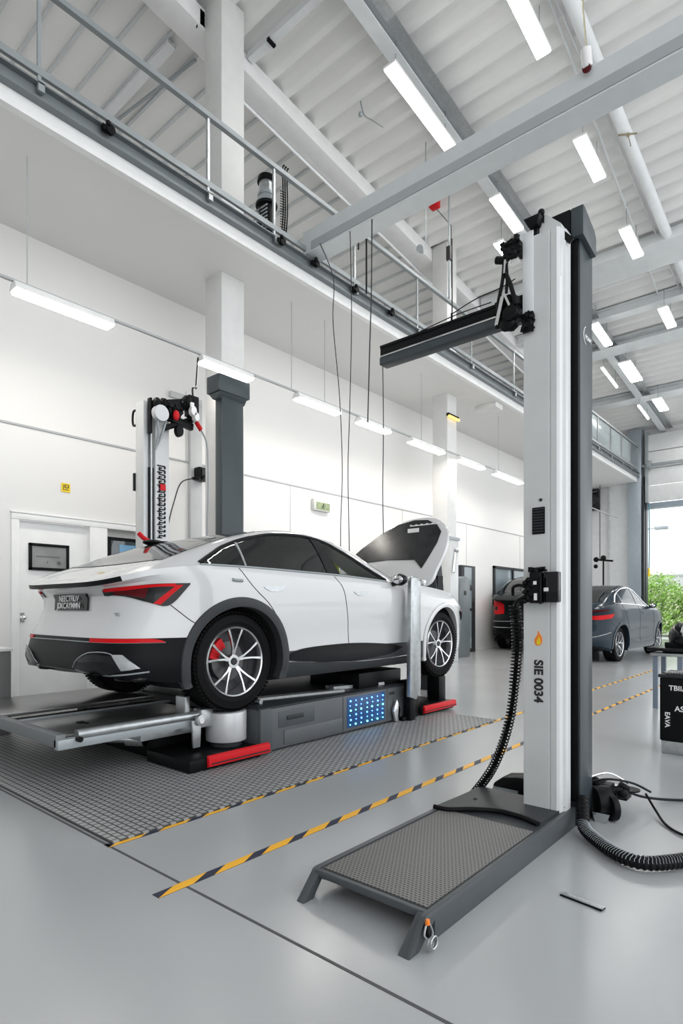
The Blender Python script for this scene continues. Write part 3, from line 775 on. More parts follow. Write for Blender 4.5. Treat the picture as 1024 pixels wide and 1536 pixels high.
MB().cyl((-5.45,23.5,2.3),(-5.45,23.5,2.6),.045,.03).build('grip', YEL, t)

# window on far left wall
b = MB(); b.box(-7.78, -7.70, 15.75, 18.9, 1.25, 1.33); b.box(-7.78, -7.70, 15.75, 18.9, 2.30, 2.37)
for y in (15.75, 17.0, 18.83): b.box(-7.78, -7.70, y, y+.07, 1.25, 2.37)
w1 = struct('window_1', b, DARK); ORG[w1.name] = V((0,0,0))
MB().box(-7.775, -7.75, 15.8, 18.85, 1.3, 2.34).build('pane', mat('pane_grey', (.25, .30, .33), .08), w1)
# ------------------------------------------------------------------ guard rail
t = thing('guard_rail', 'grey steel guard rail along the mezzanine edge', 'railing', (-5.82, 9, 6.1))
MB().box(-5.85, -5.79, -6, 23.5, 7.03, 7.09).build('top_rail', RAIL, t); MB().box(-5.84, -5.80, -6, 23.5, 6.20, 6.27).build('lower_rail', RAIL, t)
for y in (.4, 2.38, 4.33, 5.40, 7.1, 8.86, 10.85, 12.88, 14.6, 16.2, 17.6, 18.9, 20.2, 21.4, 22.5, 23.4):
    b = MB(); b.box(-5.835, -5.805, y-.016, y+.016, 6.08, 7.04); b.box(-5.80, -5.76, y-.03, y+.03, 6.02, 6.12); b.build('post', STEELG if y < 4 else STEELM, t)
gl = mat('rail_glass', (.55, .65, .68), .1, alpha=.25)
for y0, y1 in ((14.7,16.1),(16.3,17.5),(17.7,18.8),(19,20.1),(20.3,21.3),(21.5,22.4)):
    MB().box(-5.825, -5.815, y0, y1, 6.3, 7.0).build('infill_panel', gl, t)
# clamps on the edge beam
for i, (y, lab) in enumerate(((3.05, 'small dark clamp on the mezzanine edge nearest the left frame side'), (5.48, 'round dark clamp on the mezzanine edge below the black winch'), (6.15, 'dark clamp where the cross beam meets the mezzanine edge'), (7.05, 'small clamp on the mezzanine edge right of the cross beam end'), (8.0, 'small dark clamp farther along the mezzanine edge past the hanging cables'))):
    b = MB(); b.cyl((-5.76,y,6.06),(-5.72,y,6.06),.05); b.box(-5.78,-5.73,y-.08,y+.02,6.03,6.08); b.ball((-5.72,y-.03,6.10),.028)
    tag(b.build('beam_clamp', BLACK, None), lab, 'clamp', 'clamps along the mezzanine edge')
# winch machine on the mezzanine
t = thing('cable_winch', 'tall black winch motor strapped upright to the guard rail', 'winch', (-6.02, 5.45, 6.1))
b = MB(); b.cyl((-6.02,5.45,6.1),(-6.02,5.45,6.62),.13,.12); b.cyl((-6.02,5.45,6.62),(-6.02,5.45,6.66),.15); b.build('motor', BLACK, t, .008)
b = MB(); b.cyl((-6.02,5.45,6.66),(-6.02,5.45,6.76),.15,.11); b.cyl((-6.02,5.45,6.76),(-6.02,5.45,6.80),.12); b.build('drum', STEELG, t)
b = MB(); b.cyl((-6.02,5.45,6.80),(-6.02,5.45,6.96),.11,.10); b.build('clear_bowl', STEELM, t); MB().cyl((-6.02,5.45,6.95),(-6.02,5.45,7.03),.13,.12).build('cap', BLACK, t, .01)
b = MB()
for k in range(9): b.box(-6.16,-5.88,5.33,5.34,6.14+k*.05,6.16+k*.05)
b.build('cooling_fin', STEELG, t)
b = MB()
for k, dy in enumerate((.16, .20, .24)): b.tube(spline([(-5.92,5.45+dy,6.1),(-5.88,5.45+dy+.02,6.6),(-5.86,5.45+dy-.01,7.15),(-5.84,5.45+dy+.01,7.2)], 14), .009)
for k in range(22): b.tube([(-5.91,5.60,6.15+k*.035),(-5.90,5.70,6.17+k*.035)], .006, 5)
b.build('cable', BLACK, t)

# ------------------------------------------------------------------ roof lamps
def roof_lamp(x, y0, y1, label, w=.19, group='strip lamps under the roof deck'):
    t = thing('ceiling_lamp', label, 'lamp', (x, (y0+y1)/2, RZ((y0+y1)/2)-.6), group)
    roofz(MB().box(x-w/2-.010, x+w/2+.010, y0-.01, y1+.01, -.60, -.56)).build('housing', TRIM, t)
    roofz(MB().box(x-w/2, x+w/2, y0, y1, -.62, -.5995)).build('diffuser', LAMP, t)
    for y in (y0+.15, y1-.15): roofz(MB().cyl((x, y, -.56), (x, y, -.05), .006, n=6)).build('hanger', STEELG, t)
roof_lamp(-5.0, 6.90, 8.60, 'long strip lamp crossing the upper middle, nearest in the row by the grey roof beam')
roof_lamp(-4.88, 9.98, 11.02, 'strip lamp just left above the foreground white lift column')
roof_lamp(-5.35, 11.1, 11.9, 'short bright lamp behind the black hose cluster on the white lift column')
roof_lamp(-4.73, 15.06, 16.25, 'strip lamp just right of the charcoal post logo')
roof_lamp(-4.65, 17.38, 18.67, 'strip lamp farther along the hall, second right of the charcoal post', .3)
roof_lamp(-4.47, 20.2, 21.2, 'strip lamp near the far end wall beside the roof beam', .25)
roof_lamp(-3.2, 5.6, 8.05, 'strip lamp cut off by the top edge of the photo')
roof_lamp(-3.25, 9.65, 10.66, 'strip lamp at upper right beside the thin white conduits')
roof_lamp(-3.24, 12.12, 13.1, 'strip lamp at right, directly beyond the one beside the conduits')
roof_lamp(-3.25, 15.25, 16.2, 'strip lamp nearest the right edge of the photo')
roof_lamp(-5.23, 17.36, 18.78, 'thin dim strip lamp in the far left part of the roof', .05)
roof_lamp(-5.04, 20.41, 21.65, 'thin strip lamp closest to the far end wall', .05)
roof_lamp(-3.9, 21.9, 22.9, 'far strip lamp low at the right edge above the garage door', .25)
# hanging wall lamps
lamps = [(2.36,3.42,'nearest hanging lamp at the far left of the row'),(4.63,5.5,'hanging lamp passing in front of the first white column'),(6.4,7.4,'third hanging lamp of the row, right of the first column'),
         (7.9,8.8,'hanging lamp right of the thin hanging cables'),(9.5,10.7,'hanging lamp touching the left side of the second white column'),(11.35,12.5,'hanging lamp just right of the second white column'),(13.1,14.6,'hanging lamp beside the white lift column edge'),(17.2,18.6,'hanging lamp farthest along the row, behind the lift column')]
for y0, y1, lab in lamps:
    t = thing('hanging_lamp', lab, 'lamp', (-6.4, (y0+y1)/2, 4.36), 'hanging strip lamps along the left wall')
    MB().prism([(-6.49,4.37),(-6.31,4.37),(-6.35,4.45),(-6.45,4.45)], 'y', y0, y1).build('housing', TRIM, t, .004)
    MB().box(-6.475, -6.325, y0+.02, y1-.02, 4.35, 4.372).build('diffuser', LAMPW, t)
t = thing('lamp_track', 'thin grey track carrying the row of hanging lamps', 'track', (-6.4, 9, 4.46))
MB().box(-6.42, -6.38, -5, 23, 4.452, 4.475).build('bar', SEAM, t)
for y in (2.5, 6.3, 7.05, 9.9, 13.3, 16.8): MB().cyl((-6.4, y, 4.47), (-6.4, y, 5.8), .006, n=6).build('suspension_wire', SEAM, t)

# ------------------------------------------------------------------ small ceiling things
t = thing('alarm_beacon', 'red alarm beacon with a thin drop cable under the roof deck', 'alarm', (-6.16, 10.0, 9.1))
MB().box(-6.25,-6.07,9.92,10.08,9.02,9.17).build('housing', REDP, t, .02); MB().box(-6.21,-6.12,9.90,9.93,9.06,9.12).build('lens', REDD, t)
MB().tube([(-6.16,10.03,9.05),(-6.05,10.45,8.85),(-6.05,10.47,7.6)], .008, 6).build('cable', INK, t); MB().cyl((-6.16,10.0,9.16),(-6.16,10.0,9.17),.01,n=6).build('stem', STEELG, t)
t = thing('ceiling_camera', 'small red and white sensor on the cross beam at upper right', 'sensor', (-1.95, 5.9, 6.5))
MB().cyl((-1.93,5.96,6.45),(-1.93,5.90,6.60),.05).build('housing', TRIM, t, .008); MB().cyl((-1.93,5.96,6.448),(-1.935,5.93,6.43),.04).build('lens', REDD, t)
MB().tube(spline([(-1.93,5.93,6.6),(-2.1,6.3,7.8),(-2.2,6.8,9.5)], 8), .010, 6).build('cable', mat('cable_beige', (.45,.40,.28), .5), t)
tag(MB().cyl((-6.97,5.06,9.48),(-7.0,4.98,9.42),.05).box(-7.0,-6.93,5.02,5.10,9.40,9.62).build('security_camera', BLACK, None), 'small black camera on the first column high under the roof', 'camera')
tag(MB().cyl((-5.55,8.6,7.3),(-5.5,8.45,7.25),.045,.06).cyl((-5.55,8.6,7.3),(-5.6,8.8,7.45),.015).cyl((-5.6,8.8,7.45),(-5.6,8.8,9.36),.008).build('spot_lamp', STEELG, None), 'small grey spotlight hanging left of the black lift arm', 'spotlight')
b = MB(); b.tube(spline([(-6.02,7.5,9.42),(-5.98,7.55,9.2),(-5.88,7.65,9.12),(-5.78,7.8,9.05)], 10), .012, 6); b.ball((-6.02,7.5,9.2), .04)
tag(b.build('hook_fitting', STEELG, None), 'small bent metal fitting dangling from the roof deck left of the lamp', 'fitting')
t = thing('drop_conduit', 'vertical conduit bundle dropping from the roof beside the beacon', 'conduit', (-5.6, 9.6, 7.0))
MB().cyl((-5.6,9.6,6.9),(-5.6,9.6,9.20),.02,n=8).build('tube', STEELG, t); MB().cyl((-5.56,9.64,6.5),(-5.56,9.64,8.0),.012,n=6).box(-5.64,-5.56,9.56,9.64,7.6,7.85).build('cable', INK, t)
t = thing('black_drop_rod', 'black rods hanging below the mezzanine rail behind the cross beam', 'rod', (-5.7, 7.4, 7.0))
MB().cyl((-5.74,7.30,6.1),(-5.74,7.30,7.05),.014,n=8).build('rod', BLACK, t); MB().cyl((-5.74,7.1,6.7),(-5.74,7.1,7.05),.012,n=8).build('rod', BLACK, t)
# roof conduits
t = thing('roof_conduit', 'pair of thin white conduits running under the roof at right', 'conduit', (-3.2, 12, 8.8))
roofz(MB().cyl((-3.0, 7.0, -.12), (-3.42, 16, -.12), .018, n=8)).build('tube', STEELW, t); roofz(MB().cyl((-2.97, 7.0, -.12), (-2.94, 23.8, -.12), .018, n=8)).build('tube', STEELW, t)
t = thing('cable_tray', 'white cable tray with a dark pipe on the roof above the mezzanine', 'cable tray', (-8.8, 5.3, 9.6))
roofz(MB().box(-9.8, -7.7, 5.0, 5.14, -.14, -.08)).build('tray', STEELW, t); roofz(MB().cyl((-9.8, 5.2, -.13), (-7.6, 5.42, -.13), .025, n=8)).build('pipe', STEELG, t)
t = thing('roof_bracket_bar', 'short white bar with black clips beside the first column top', 'bracket', (-6.3, 5.9, 9.5))
roofz(MB().box(-6.9, -5.5, 5.86, 5.96, -.18, -.08)).build('bar', STEELW, t); roofz(MB().box(-6.45, -6.40, 5.84, 5.98, -.21, -.17)).build('clip', BLACK, t)
b = MB(); b.ball((-2.72, 10.4, -.30), .03); b.bar((-2.85,10.3,-.31),(-2.6,10.45,-.30),.015,.02); b.bar((-2.72,10.4,-.32),(-2.72,10.55,-.38),.012,.012)
tag(roofz(b).build('pipe_clamp', mat('brass_clamp', (.35,.30,.2), .4, .5), None), 'small brass clamp on the round roof pipe at right', 'clamp')
# hanging cables to the floor behind car
def cable(pts, lab, r=.006, m=INK):
    o = MB().tube(spline(pts, 40), r, 6).build('hanging_cable', m, None); tag(o, lab, 'cable', 'thin cables hanging behind the white car'); return o
cable([(-5.46,5.92,6.13),(-5.27,5.98,5.6),(-5.25,5.95,5.0),(-5.17,5.99,4.0),(-5.12,5.99,3.0),(-5.15,5.99,2.2),(-5.15,6.0,1.4)], 'leftmost dark cable hanging from the end of the cross beam')
cable([(-4.985,5.99,6.13),(-4.96,5.99,5.0),(-4.99,5.99,3.8),(-5.02,5.99,3.0),(-5.0,5.99,2.0),(-5.0,6.0,1.4)], 'middle thin cable hanging down behind the car roof')
cable([(-4.62,5.99,6.13),(-4.63,5.99,5.2),(-4.66,5.99,4.4),(-4.69,5.99,3.5)], 'short cable that stops above the fourth hanging lamp', .008)
cable([(-2.25,3.03,2.69),(-2.245,3.03,2.3),(-2.25,3.03,1.9),(-2.245,3.03,1.62)], 'cable hanging from the tip of the black lift arm', .003)

# ------------------------------------------------------------------ wall things
t = thing('picture_frame', 'dark framed grey notice on the white door', 'picture', (-7.79, 3.31, 1.8))
b = MB(); b.box(-7.80,-7.765,3.06,3.56,1.63,1.665); b.box(-7.80,-7.765,3.06,3.56,1.935,1.97); b.box(-7.80,-7.765,3.06,3.095,1.63,1.97); b.box(-7.80,-7.765,3.525,3.56,1.63,1.97); b.build('frame', BLACK, t, .003)
MB().box(-7.80,-7.78,3.09,3.53,1.66,1.94).build('print', PAPER, t)
b = MB()
for k in range(14): b.box(-7.781,-7.778,3.15+k*.021,3.162+k*.021,1.795,1.815)
b.box(-7.781,-7.778,3.28,3.29,1.72,1.75); b.lathe([(.022,-7.781),(.026,-7.778)], 20, 'x', (0,3.43,1.73)); b.build('printing', mat('print_ink', (.12,.12,.12), .5), t)
t = thing('wall_monitor', 'dark wall monitor in the recess behind the car boot', 'monitor', (-7.88, 4.5, 1.9))
MB().box(-7.90,-7.84,4.10,4.93,1.62,2.15).build('bezel', BLACK, t, .006); MB().box(-7.845,-7.836,4.18,4.86,1.68,2.10).build('screen', SCREEN, t)
b = MB(); b.box(-7.837,-7.832,4.30,4.60,1.86,2.05); b.box(-7.837,-7.832,4.65,4.8,1.95,2.05); b.build('screen_picture', mat('screen_blue', (.1,.2,.3), .2, emit=(.1,.25,.4), es=.3), t)
t = thing('yellow_sign', 'small yellow pictogram sign high on the left wall', 'sign', (-7.755, 3.5, 2.72))
MB().box(-7.76,-7.75,3.45,3.565,2.665,2.78).build('plate', YEL, t)
b = MB(); b.box(-7.751,-7.747,3.47,3.478,2.69,2.76); b.box(-7.751,-7.747,3.47,3.545,2.69,2.697); b.box(-7.751,-7.747,3.488,3.545,2.752,2.76); b.box(-7.751,-7.747,3.49,3.5,2.72,2.755); b.box(-7.751,-7.747,3.535,3.545,2.72,2.755); b.box(-7.751,-7.747,3.49,3.545,2.722,2.73); b.box(-7.751,-7.747,3.505,3.53,2.705,2.712); b.build('pictogram', INK, t)
t = thing('exit_sign', 'small green and white pictogram sign box on the wall beside the cables', 'sign', (-7.74, 8.4, 3.12))
MB().box(-7.76,-7.68,8.16,8.62,3.02,3.24).build('housing', mat('sign_box', (.6,.6,.58), .5), t, .006); MB().box(-7.682,-7.675,8.22,8.60,3.04,3.18).build('panel', SIGNG, t)
b = MB(); b.ball((-7.673,8.42,3.145),.015); b.bar((-7.673,8.42,3.13),(-7.673,8.40,3.09),.004,.02); b.bar((-7.673,8.40,3.09),(-7.673,8.36,3.06),.004,.012); b.bar((-7.673,8.41,3.09),(-7.673,8.45,3.065),.004,.012); b.bar((-7.673,8.36,3.11),(-7.673,8.46,3.12),.004,.01); b.build('pictogram', mat('sign_ink', (.03,.05,.02), .5), t)
t = thing('wall_socket_box', 'black socket box on the grey wall channel', 'socket', (-7.64, 5.5, 3.2))
MB().box(-7.70,-7.56,5.46,5.66,3.13,3.33).build('housing', BLACK, t, .012); b = MB(); b.box(-7.562,-7.54,5.50,5.62,3.20,3.29); b.cyl((-7.56,5.52,3.16),(-7.50,5.52,3.15),.02); b.build('cover', BLKG, t)
b = MB(); b.ball((-7.45,5.32,3.10), .06, (1,1.2,.45)); t2 = thing('socket_cable', 'thin black cable drooping from the socket box to the car roof', 'cable', (-7.45,5.5,3.1))
b.build('plug', BLACK, t2); MB().tube(spline([(-7.45,5.30,3.10),(-7.42,5.05,3.0),(-7.3,4.85,2.7),(-7.1,4.6,2.2),(-7.0,4.5,1.5)], 24), .009, 6).build('cord', INK, t2)
t = thing('wall_speaker', 'black wall speaker unit high beside the charcoal post', 'speaker', (-7.5, 23.9, 5.3))
MB().box(-7.74,-7.28,23.75,23.99,4.95,5.76).build('housing', BLKG, t, .03); MB().cyl((-7.48,23.72,5.35),(-7.48,23.76,5.35),.17,.20,28).build('cone', DARK, t); MB().tube([(-7.62,23.73,5.0),(-7.60,23.73,5.5),(-7.5,23.73,5.65),(-7.32,23.73,5.68)], .012, 6).build('trim_line', STEELG, t)
t = thing('grey_locker', 'tall dark locker with narrow glass door against the wall', 'locker', (-7.4, 14.3, 0))
MB().box(-7.74,-7.45,13.4,14.13,0,2.25).build('body', DARK, t, .01)
for z0 in (.1, 1.15, 1.75): MB().box(-7.455,-7.44,13.52,13.90,z0,z0+(.98 if z0 < 1 else .45)).build('door_pane', mat('locker_glass', (.22,.27,.29), .12), t)
for bb in ((13.5,13.92,1.09,1.12),(13.5,13.92,1.65,1.67),(13.96,13.98,.9,1.3)): MB().box(-7.44,-7.42,*bb).build('handle', CHROME, t)
t = thing('round_cabinet', 'grey round-topped cabinet in front of the tall locker', 'cabinet', (-6.9, 12.95, 0))
MB().prism([(12.1,0),(12.6,0),(12.6,1.72),(12.55,1.84),(12.4,1.90),(12.25,1.84),(12.12,1.68),(12.1,1.5)], 'x', -7.1, -6.78).build('body', mat('cabinet_grey', (.16,.18,.19), .4), t, .02)
MB().box(-6.785,-6.77,12.3,12.4,1.45,1.55).build('emblem', INK, t)
t = thing('crossed_stand', 'thin black stand with crossed arms beyond the coupe roof', 'stand', (-6.98, 23.2, 0))
MB().cyl((-6.94,23.2,0),(-6.94,23.2,2.95),.03).build('pole', BLACK, t); b = MB(); b.cyl((-7.2,23.2,2.98),(-6.6,23.2,2.9),.035); b.ball((-7.2,23.2,2.98),.10); b.ball((-7.2,23.15,2.72),.08); b.ball((-6.94,23.2,3.03),.10); b.ball((-6.94,23.2,1.75),.07); b.build('arm', BLACK, t)
MB().cyl((-7.08,23.25,3.0),(-7.08,23.25,5.79),.014,n=6).build('feed_line', INK, t)
tag(MB().box(-7.76,-7.70,20.2,20.28,0,5.79).build('wall_pipe', STEELG, None), 'slim grey pipe on the far left wall behind the coupe', 'pipe')
t = thing('column_light', 'amber strip light near the top of the second column', 'light', (-6.5, 11.2, 5.0))
MB().box(-6.56,-6.50,11.13,11.57,5.30,5.36).build('holder', BLACK, t); MB().box(-6.52,-6.48,11.13,11.57,5.27,5.31).build('strip', AMBER, t)
tag(MB().box(-6.5,-5.98,12.3,12.65,5.68,5.80).build('soffit_box', SOFF, None, .01), 'flat pale box under the mezzanine right of the second column', 'ceiling box')

# ------------------------------------------------------------------ foreground lift
t = thing('lift_column', 'foreground white two-part lift column standing on the tread ramp', 'lift', (-1.21, 3.05, .1))
poly = [(-1.30,3.0),(-1.165,3.0),(-1.16,3.006),(-1.155,3.0),(-1.125,3.0),(-1.113,3.012),(-1.108,3.04),(-1.095,3.05),(-1.095,3.115),(-1.30,3.115)]
MB().prism(poly, 'z', .1, 3.10).build('column', LIFTW, t, .0)
MB().box(-1.303,-1.245,2.992,3.0,2.62,3.13).build('upper_plate', STEELW, t, .002)
MB().prism([(-1.155,2.85),(-1.11,2.85),(-1.11,3.12),(-1.19,3.2),(-1.24,3.2),(-1.30,3.12),(-1.30,2.9)], 'y', 3.02, 3.09).build('head_plate', LIFTW, t)
b = MB(); b.prism([(-1.29,3.19),(-1.20,3.19),(-1.215,3.14),(-1.265,3.14)], 'y', 2.97, 3.08); b.cyl((-1.24,3.02,3.08),(-1.24,3.02,3.15),.018); b.ball((-1.205,3.0,3.205),.018); b.build('pulley_cap', BLACK, t, .004)
b = MB(); b.bar((-1.22,3.02,3.20),(-1.07,3.06,3.03),.012,.03); b.build('diagonal_brace', BLACK, t)
# vent, hole, logo, lettering
b = MB(); b.box(-1.253,-1.185,2.994,3.002,1.535,1.675); b.build('vent_frame', BLACK, t, .004)
b = MB()
for k in range(9): b.box(-1.248,-1.19,2.990,2.996,1.545+k*.0145,1.552+k*.0145)
b.build('vent_slats', DARK, t)
MB().cyl((-1.207,2.996,1.712),(-1.207,3.001,1.712),.008).build('bolt_hole', INK, t)
fl = [(0,.062),(.008,.045),(.019,.028),(.022,.008),(.017,-.008),(.006,-.018),(-.008,-.017),(-.018,-.006),(-.020,.01),(-.012,.026),(-.004,.038)]
MB().prism([(-1.221+a, .972+c_) for a, c_ in fl], 'y', 2.9975, 3.0005).build('flame_emblem', ORANGE, t)
MB().prism([(-1.219+a*.55, .968+c_*.6) for a, c_ in fl], 'y', 2.9965, 2.9985).build('flame_core', YEL, t)
text('SIE 0034', .064, INK, t, (-1.221, 2.9985, .768), (0,0,-1), (1,0,0), 'lettering', bold=.0024)
# control box
cb = MB().box(-1.245,-1.185,2.94,3.0,1.175,1.335).box(-1.275,-1.245,2.95,3.0,1.18,1.30).build('control_box', BLACK, t, .005)
MB().box(-1.182,-1.10,2.955,3.0,1.178,1.335).build('cover_panel', BLKG, cb, .008)
b = MB(); b.box(-1.255,-1.24,2.95,2.99,1.335,1.362); b.cyl((-1.235,2.96,1.35),(-1.17,2.96,1.355),.008); b.cyl((-1.235,2.97,1.34),(-1.165,2.97,1.343),.006); b.ball((-1.215,2.955,1.34),.014); b.cyl((-1.183,2.935,1.17),(-1.183,2.935,1.31),.006)
for k in range(8): b.ball((-1.27+.018*(k%3),2.945,1.185+.016*k),.013)
b.build('valve_fittings', BLACK, cb)
b = MB(); b.box(-1.222,-1.205,2.936,2.941,1.27,1.288); b.box(-1.218,-1.202,2.936,2.941,1.19,1.225); b.box(-1.172,-1.150,2.950,2.956,1.235,1.254); b.build('small_label', WHT, cb)
b = MB(); b.tube(spline([(-1.27,2.95,1.26),(-1.30,2.95,1.27),(-1.34,2.96,1.26),(-1.36,3.0,1.22)], 10), .009, 8); b.tube(spline([(-1.27,2.95,1.21),(-1.31,2.95,1.19),(-1.34,2.98,1.16)], 8), .011, 8); b.build('hose_elbow', BLACK, cb)
# arm
t = thing('lift_arm', 'black beam arm reaching left from the white lift column', 'arm', (-1.8, 3.05, 2.75))
b = MB(); b.box(-2.25,-1.305,2.995,3.075,2.690,2.735); b.box(-2.25,-1.305,3.06,3.075,2.73,2.80); b.build('lower_channel', DARKF, t, .003)
b = MB(); b.box(-2.248,-1.305,3.0,3.06,2.745,2.752); b.box(-2.248,-1.305,3.0,3.01,2.752,2.80); b.box(-2.248,-1.305,2.995,3.06,2.796,2.812); b.build('upper_channel', BLACK, t, .002)
b = MB(); b.box(-2.245,-1.34,2.992,3.0,2.736,2.745); b.build('bright_strip', CHROME, t)
b = MB(); b.cyl((-1.75,3.03,2.81),(-1.75,3.03,2.87),.006); b.tube(spline([(-1.75,3.03,2.865),(-1.6,3.03,2.90),(-1.45,3.03,2.91),(-1.36,3.03,2.93)], 12), .003, 6); b.tube(spline([(-2.1,3.03,2.815),(-1.75,3.03,2.85),(-1.5,3.03,2.85)], 12), .003, 6); b.build('signal_wire', BLACK, t)
t = thing('hose_cluster', 'tangle of black hoses and clamps where the arm meets the column', 'hose cluster', (-1.36, 3.0, 2.85))
b = MB(); b.tube(spline([(-1.36,2.96,3.06),(-1.38,2.95,2.95),(-1.345,2.94,2.85),(-1.315,2.94,2.74)], 16), .012, 8); b.tube(spline([(-1.385,2.95,3.02),(-1.39,2.94,2.9),(-1.42,2.94,2.75),(-1.40,2.94,2.69)], 16), .010, 8); b.tube(spline([(-1.39,2.96,3.05),(-1.37,2.95,2.93),(-1.37,2.94,2.82)], 10), .008, 8); b.build('hose', BLACK, t)
b = MB(); b.box(-1.385,-1.305,2.96,3.03,3.02,3.09)
rs = random.Random(3)
for k in range(26):
    x, z = rs.uniform(-1.40,-1.31), rs.uniform(3.0,3.10); b.box(-.012,.012,-.02,.02,-.01,.01, Matrix.Translation((x,2.96,z)) @ Euler((rs.random()*3,rs.random()*3,0)).to_matrix().to_4x4())
b.build('upper_fittings', BLACK, t, .002); b = MB()
for k in range(40):
    x, z = rs.uniform(-1.42,-1.32), rs.uniform(2.64,2.80); b.box(-.018,.018,-.02,.02,-.009,.009, Matrix.Translation((x,2.96,z)) @ Euler((rs.random()*3,rs.random()*3,0)).to_matrix().to_4x4())
b.cyl((-1.345,3.0,2.70),(-1.345,2.92,2.70),.04); b.ball((-1.37,2.95,2.66),.045,(1,.5,.9)); b.build('lower_fittings', BLACK, t, .002)
MB().cyl((-1.43,2.95,3.02),(-1.38,2.95,3.0),.02).build('hose_cap', BLACK, t)
b = MB(); b.bar((-1.42,2.93,2.66),(-1.385,2.93,2.80),.014,.02); b.bar((-1.37,2.93,2.99),(-1.375,2.93,2.92),.012,.01); b.box(-1.375,-1.31,2.95,3.0,2.985,2.995); b.bar((-1.37,2.93,2.80),(-1.345,2.93,2.74),.018,.012); b.build('bracket', CHROME, t)
b = MB()
for k in range(26):
    x, z = rs.uniform(-1.30,-1.245), rs.uniform(2.60,2.70); b.box(-.012,.012,-.014,.014,-.006,.006, Matrix.Translation((x,2.985,z)) @ Euler((rs.random()*3,rs.random()*3,0)).to_matrix().to_4x4())
b.box(-1.298,-1.242,2.98,2.993,2.60,2.70); b.build('bolt_plate', BLACK, t)
# post
t = thing('charcoal_post', 'tall charcoal lift post right behind the foreground white column', 'post', (-1.13, 3.25, 0))
b = MB(); b.box(-1.20,-1.062,3.165,3.36,0,3.16); b.build('post', DARKF, t, .006)
MB().box(-1.198,-1.068,3.150,3.164,0.13,3.15).build('front_cover', BLACK, t, .002)
b = MB(); b.box(-1.21,-1.102,3.13,3.34,3.10,3.245); b.build('post_top', BLACK, t, .004); MB().prism([(3.13,3.09),(3.34,3.06),(3.34,3.16),(3.31,3.19),(3.16,3.245),(3.13,3.245)], 'x', -1.10, -1.035).build('cap', DARKF, t, .006)
b = MB(); b.box(-1.235,-1.20,3.12,3.17,3.03,3.08); b.tube(spline([(-1.225,3.13,3.08),(-1.24,3.13,3.16),(-1.215,3.13,3.22)], 8), .012, 8); b.cyl((-1.22,3.13,3.03),(-1.22,3.13,2.97),.012); b.bar((-1.22,3.12,3.14),(-1.15,3.12,3.17),.012,.012); b.build('sensor_bracket', BLACK, t, .003)
b = MB(); n = 14
for k in range(n):
    a0, a1 = PI*.60+PI*.8*k/n, PI*.60+PI*.8*(k+1)/n; c0 = (3.255, 2.605)
    b.bar((-1.060, c0[0]+.05*math.cos(a0)*.9, c0[1]+.05*math.sin(a0)), (-1.060, c0[0]+.05*math.cos(a1)*.9, c0[1]+.05*math.sin(a1)), .006, .003)
b.build('logo_arc', WHT, t)
text('FOAM', .034, WHT, t, (-1.060, 3.285, 2.60), (0,1,0), (0,0,1), 'lettering', bold=.0006)
# ramp
t = thing('tread_ramp', 'low dark ramp with ribbed anti-slip deck under the lift column', 'ramp', (-1.36, 2.4, 0))
MB().box(-1.615,-1.105,1.735,3.138,.088,.101).build('deck', DARK, t, .002)
MB().box(-1.600,-1.115,1.76,2.68,.100,.104).build('tread_surface', TREAD, t, .001)
b = MB(); b.prism([(1.60,0),(1.66,0),(1.76,.07),(1.76,.0),(3.15,.0),(3.15,.105),(1.72,.105),(1.70,.10)], 'x', -1.105, -1.082); b.build('side_panel', CONS, t, .003)
b = MB(); b.prism([(1.66,0),(1.72,0),(1.78,.07),(1.78,.04),(3.15,.04),(3.15,.105),(1.745,.105),(1.73,.10)], 'x', -1.638, -1.615); b.build('side_panel', CONS, t, .003)
MB().box(-1.615,-1.105,1.725,1.745,.076,.104).build('front_lip', CONS, t, .003)
MB().prism([(1.60,0),(1.665,0),(1.745,.10),(1.72,.10)], 'x', -1.13, -1.083).build('foot', CONS, t, .003); MB().prism([(1.64,0),(1.70,0),(1.76,.10),(1.735,.10)], 'x', -1.64, -1.60).build('foot', CONS, t, .003)
sw = spline([(-1.638,2.655,.112),(-1.56,2.665,.112),(-1.46,2.74,.116),(-1.34,2.80,.116),(-1.22,2.80,.114),(-1.125,2.765,.112)], 30)
MB().tube(sw, .0125, 10).build('rubber_edge', BLACK, t)
b = MB(); P = [(-1.61,3.13)]+[(p.x, p.y) for p in sw]+[(-1.11,3.13)]; b.prism(P, 'z', .100, .114); b.build('smooth_plate', DARK, t)
MB().cyl((-1.53,2.90,.114),(-1.53,2.90,.118),.01).build('bolt_head', BLACK, t)
# shackle
t = thing('cable_tie_tag', 'coiled braided cable with orange cap hanging at the ramp foot', 'cable', (-1.06, 1.66, 0))
MB().cyl((-1.068,1.69,.087),(-1.068,1.69,.105),.009,.007).build('cap', ORANGE, t, .002)
b = MB()
for k in range(3):
    L_ = []
    for i in range(26):
        a = 2*PI*i/25; L_.append((-1.055+.006*k, 1.69+.020*math.cos(a+k), .028+.020*math.sin(a+k)+.004*k))
    b.tube(L_, .0035, 6)
b.tube(spline([(-1.068,1.68,.088),(-1.064,1.665,.06),(-1.058,1.70,.03)], 12), .0035, 6); b.tube(spline([(-1.068,1.70,.088),(-1.062,1.712,.05),(-1.058,1.68,.02)], 12), .0035, 6)
b.build('braid', STEELM, t); MB().box(-1.078,-1.062,1.68,1.70,.04,.088).build('clip', BLACK, t, .003)
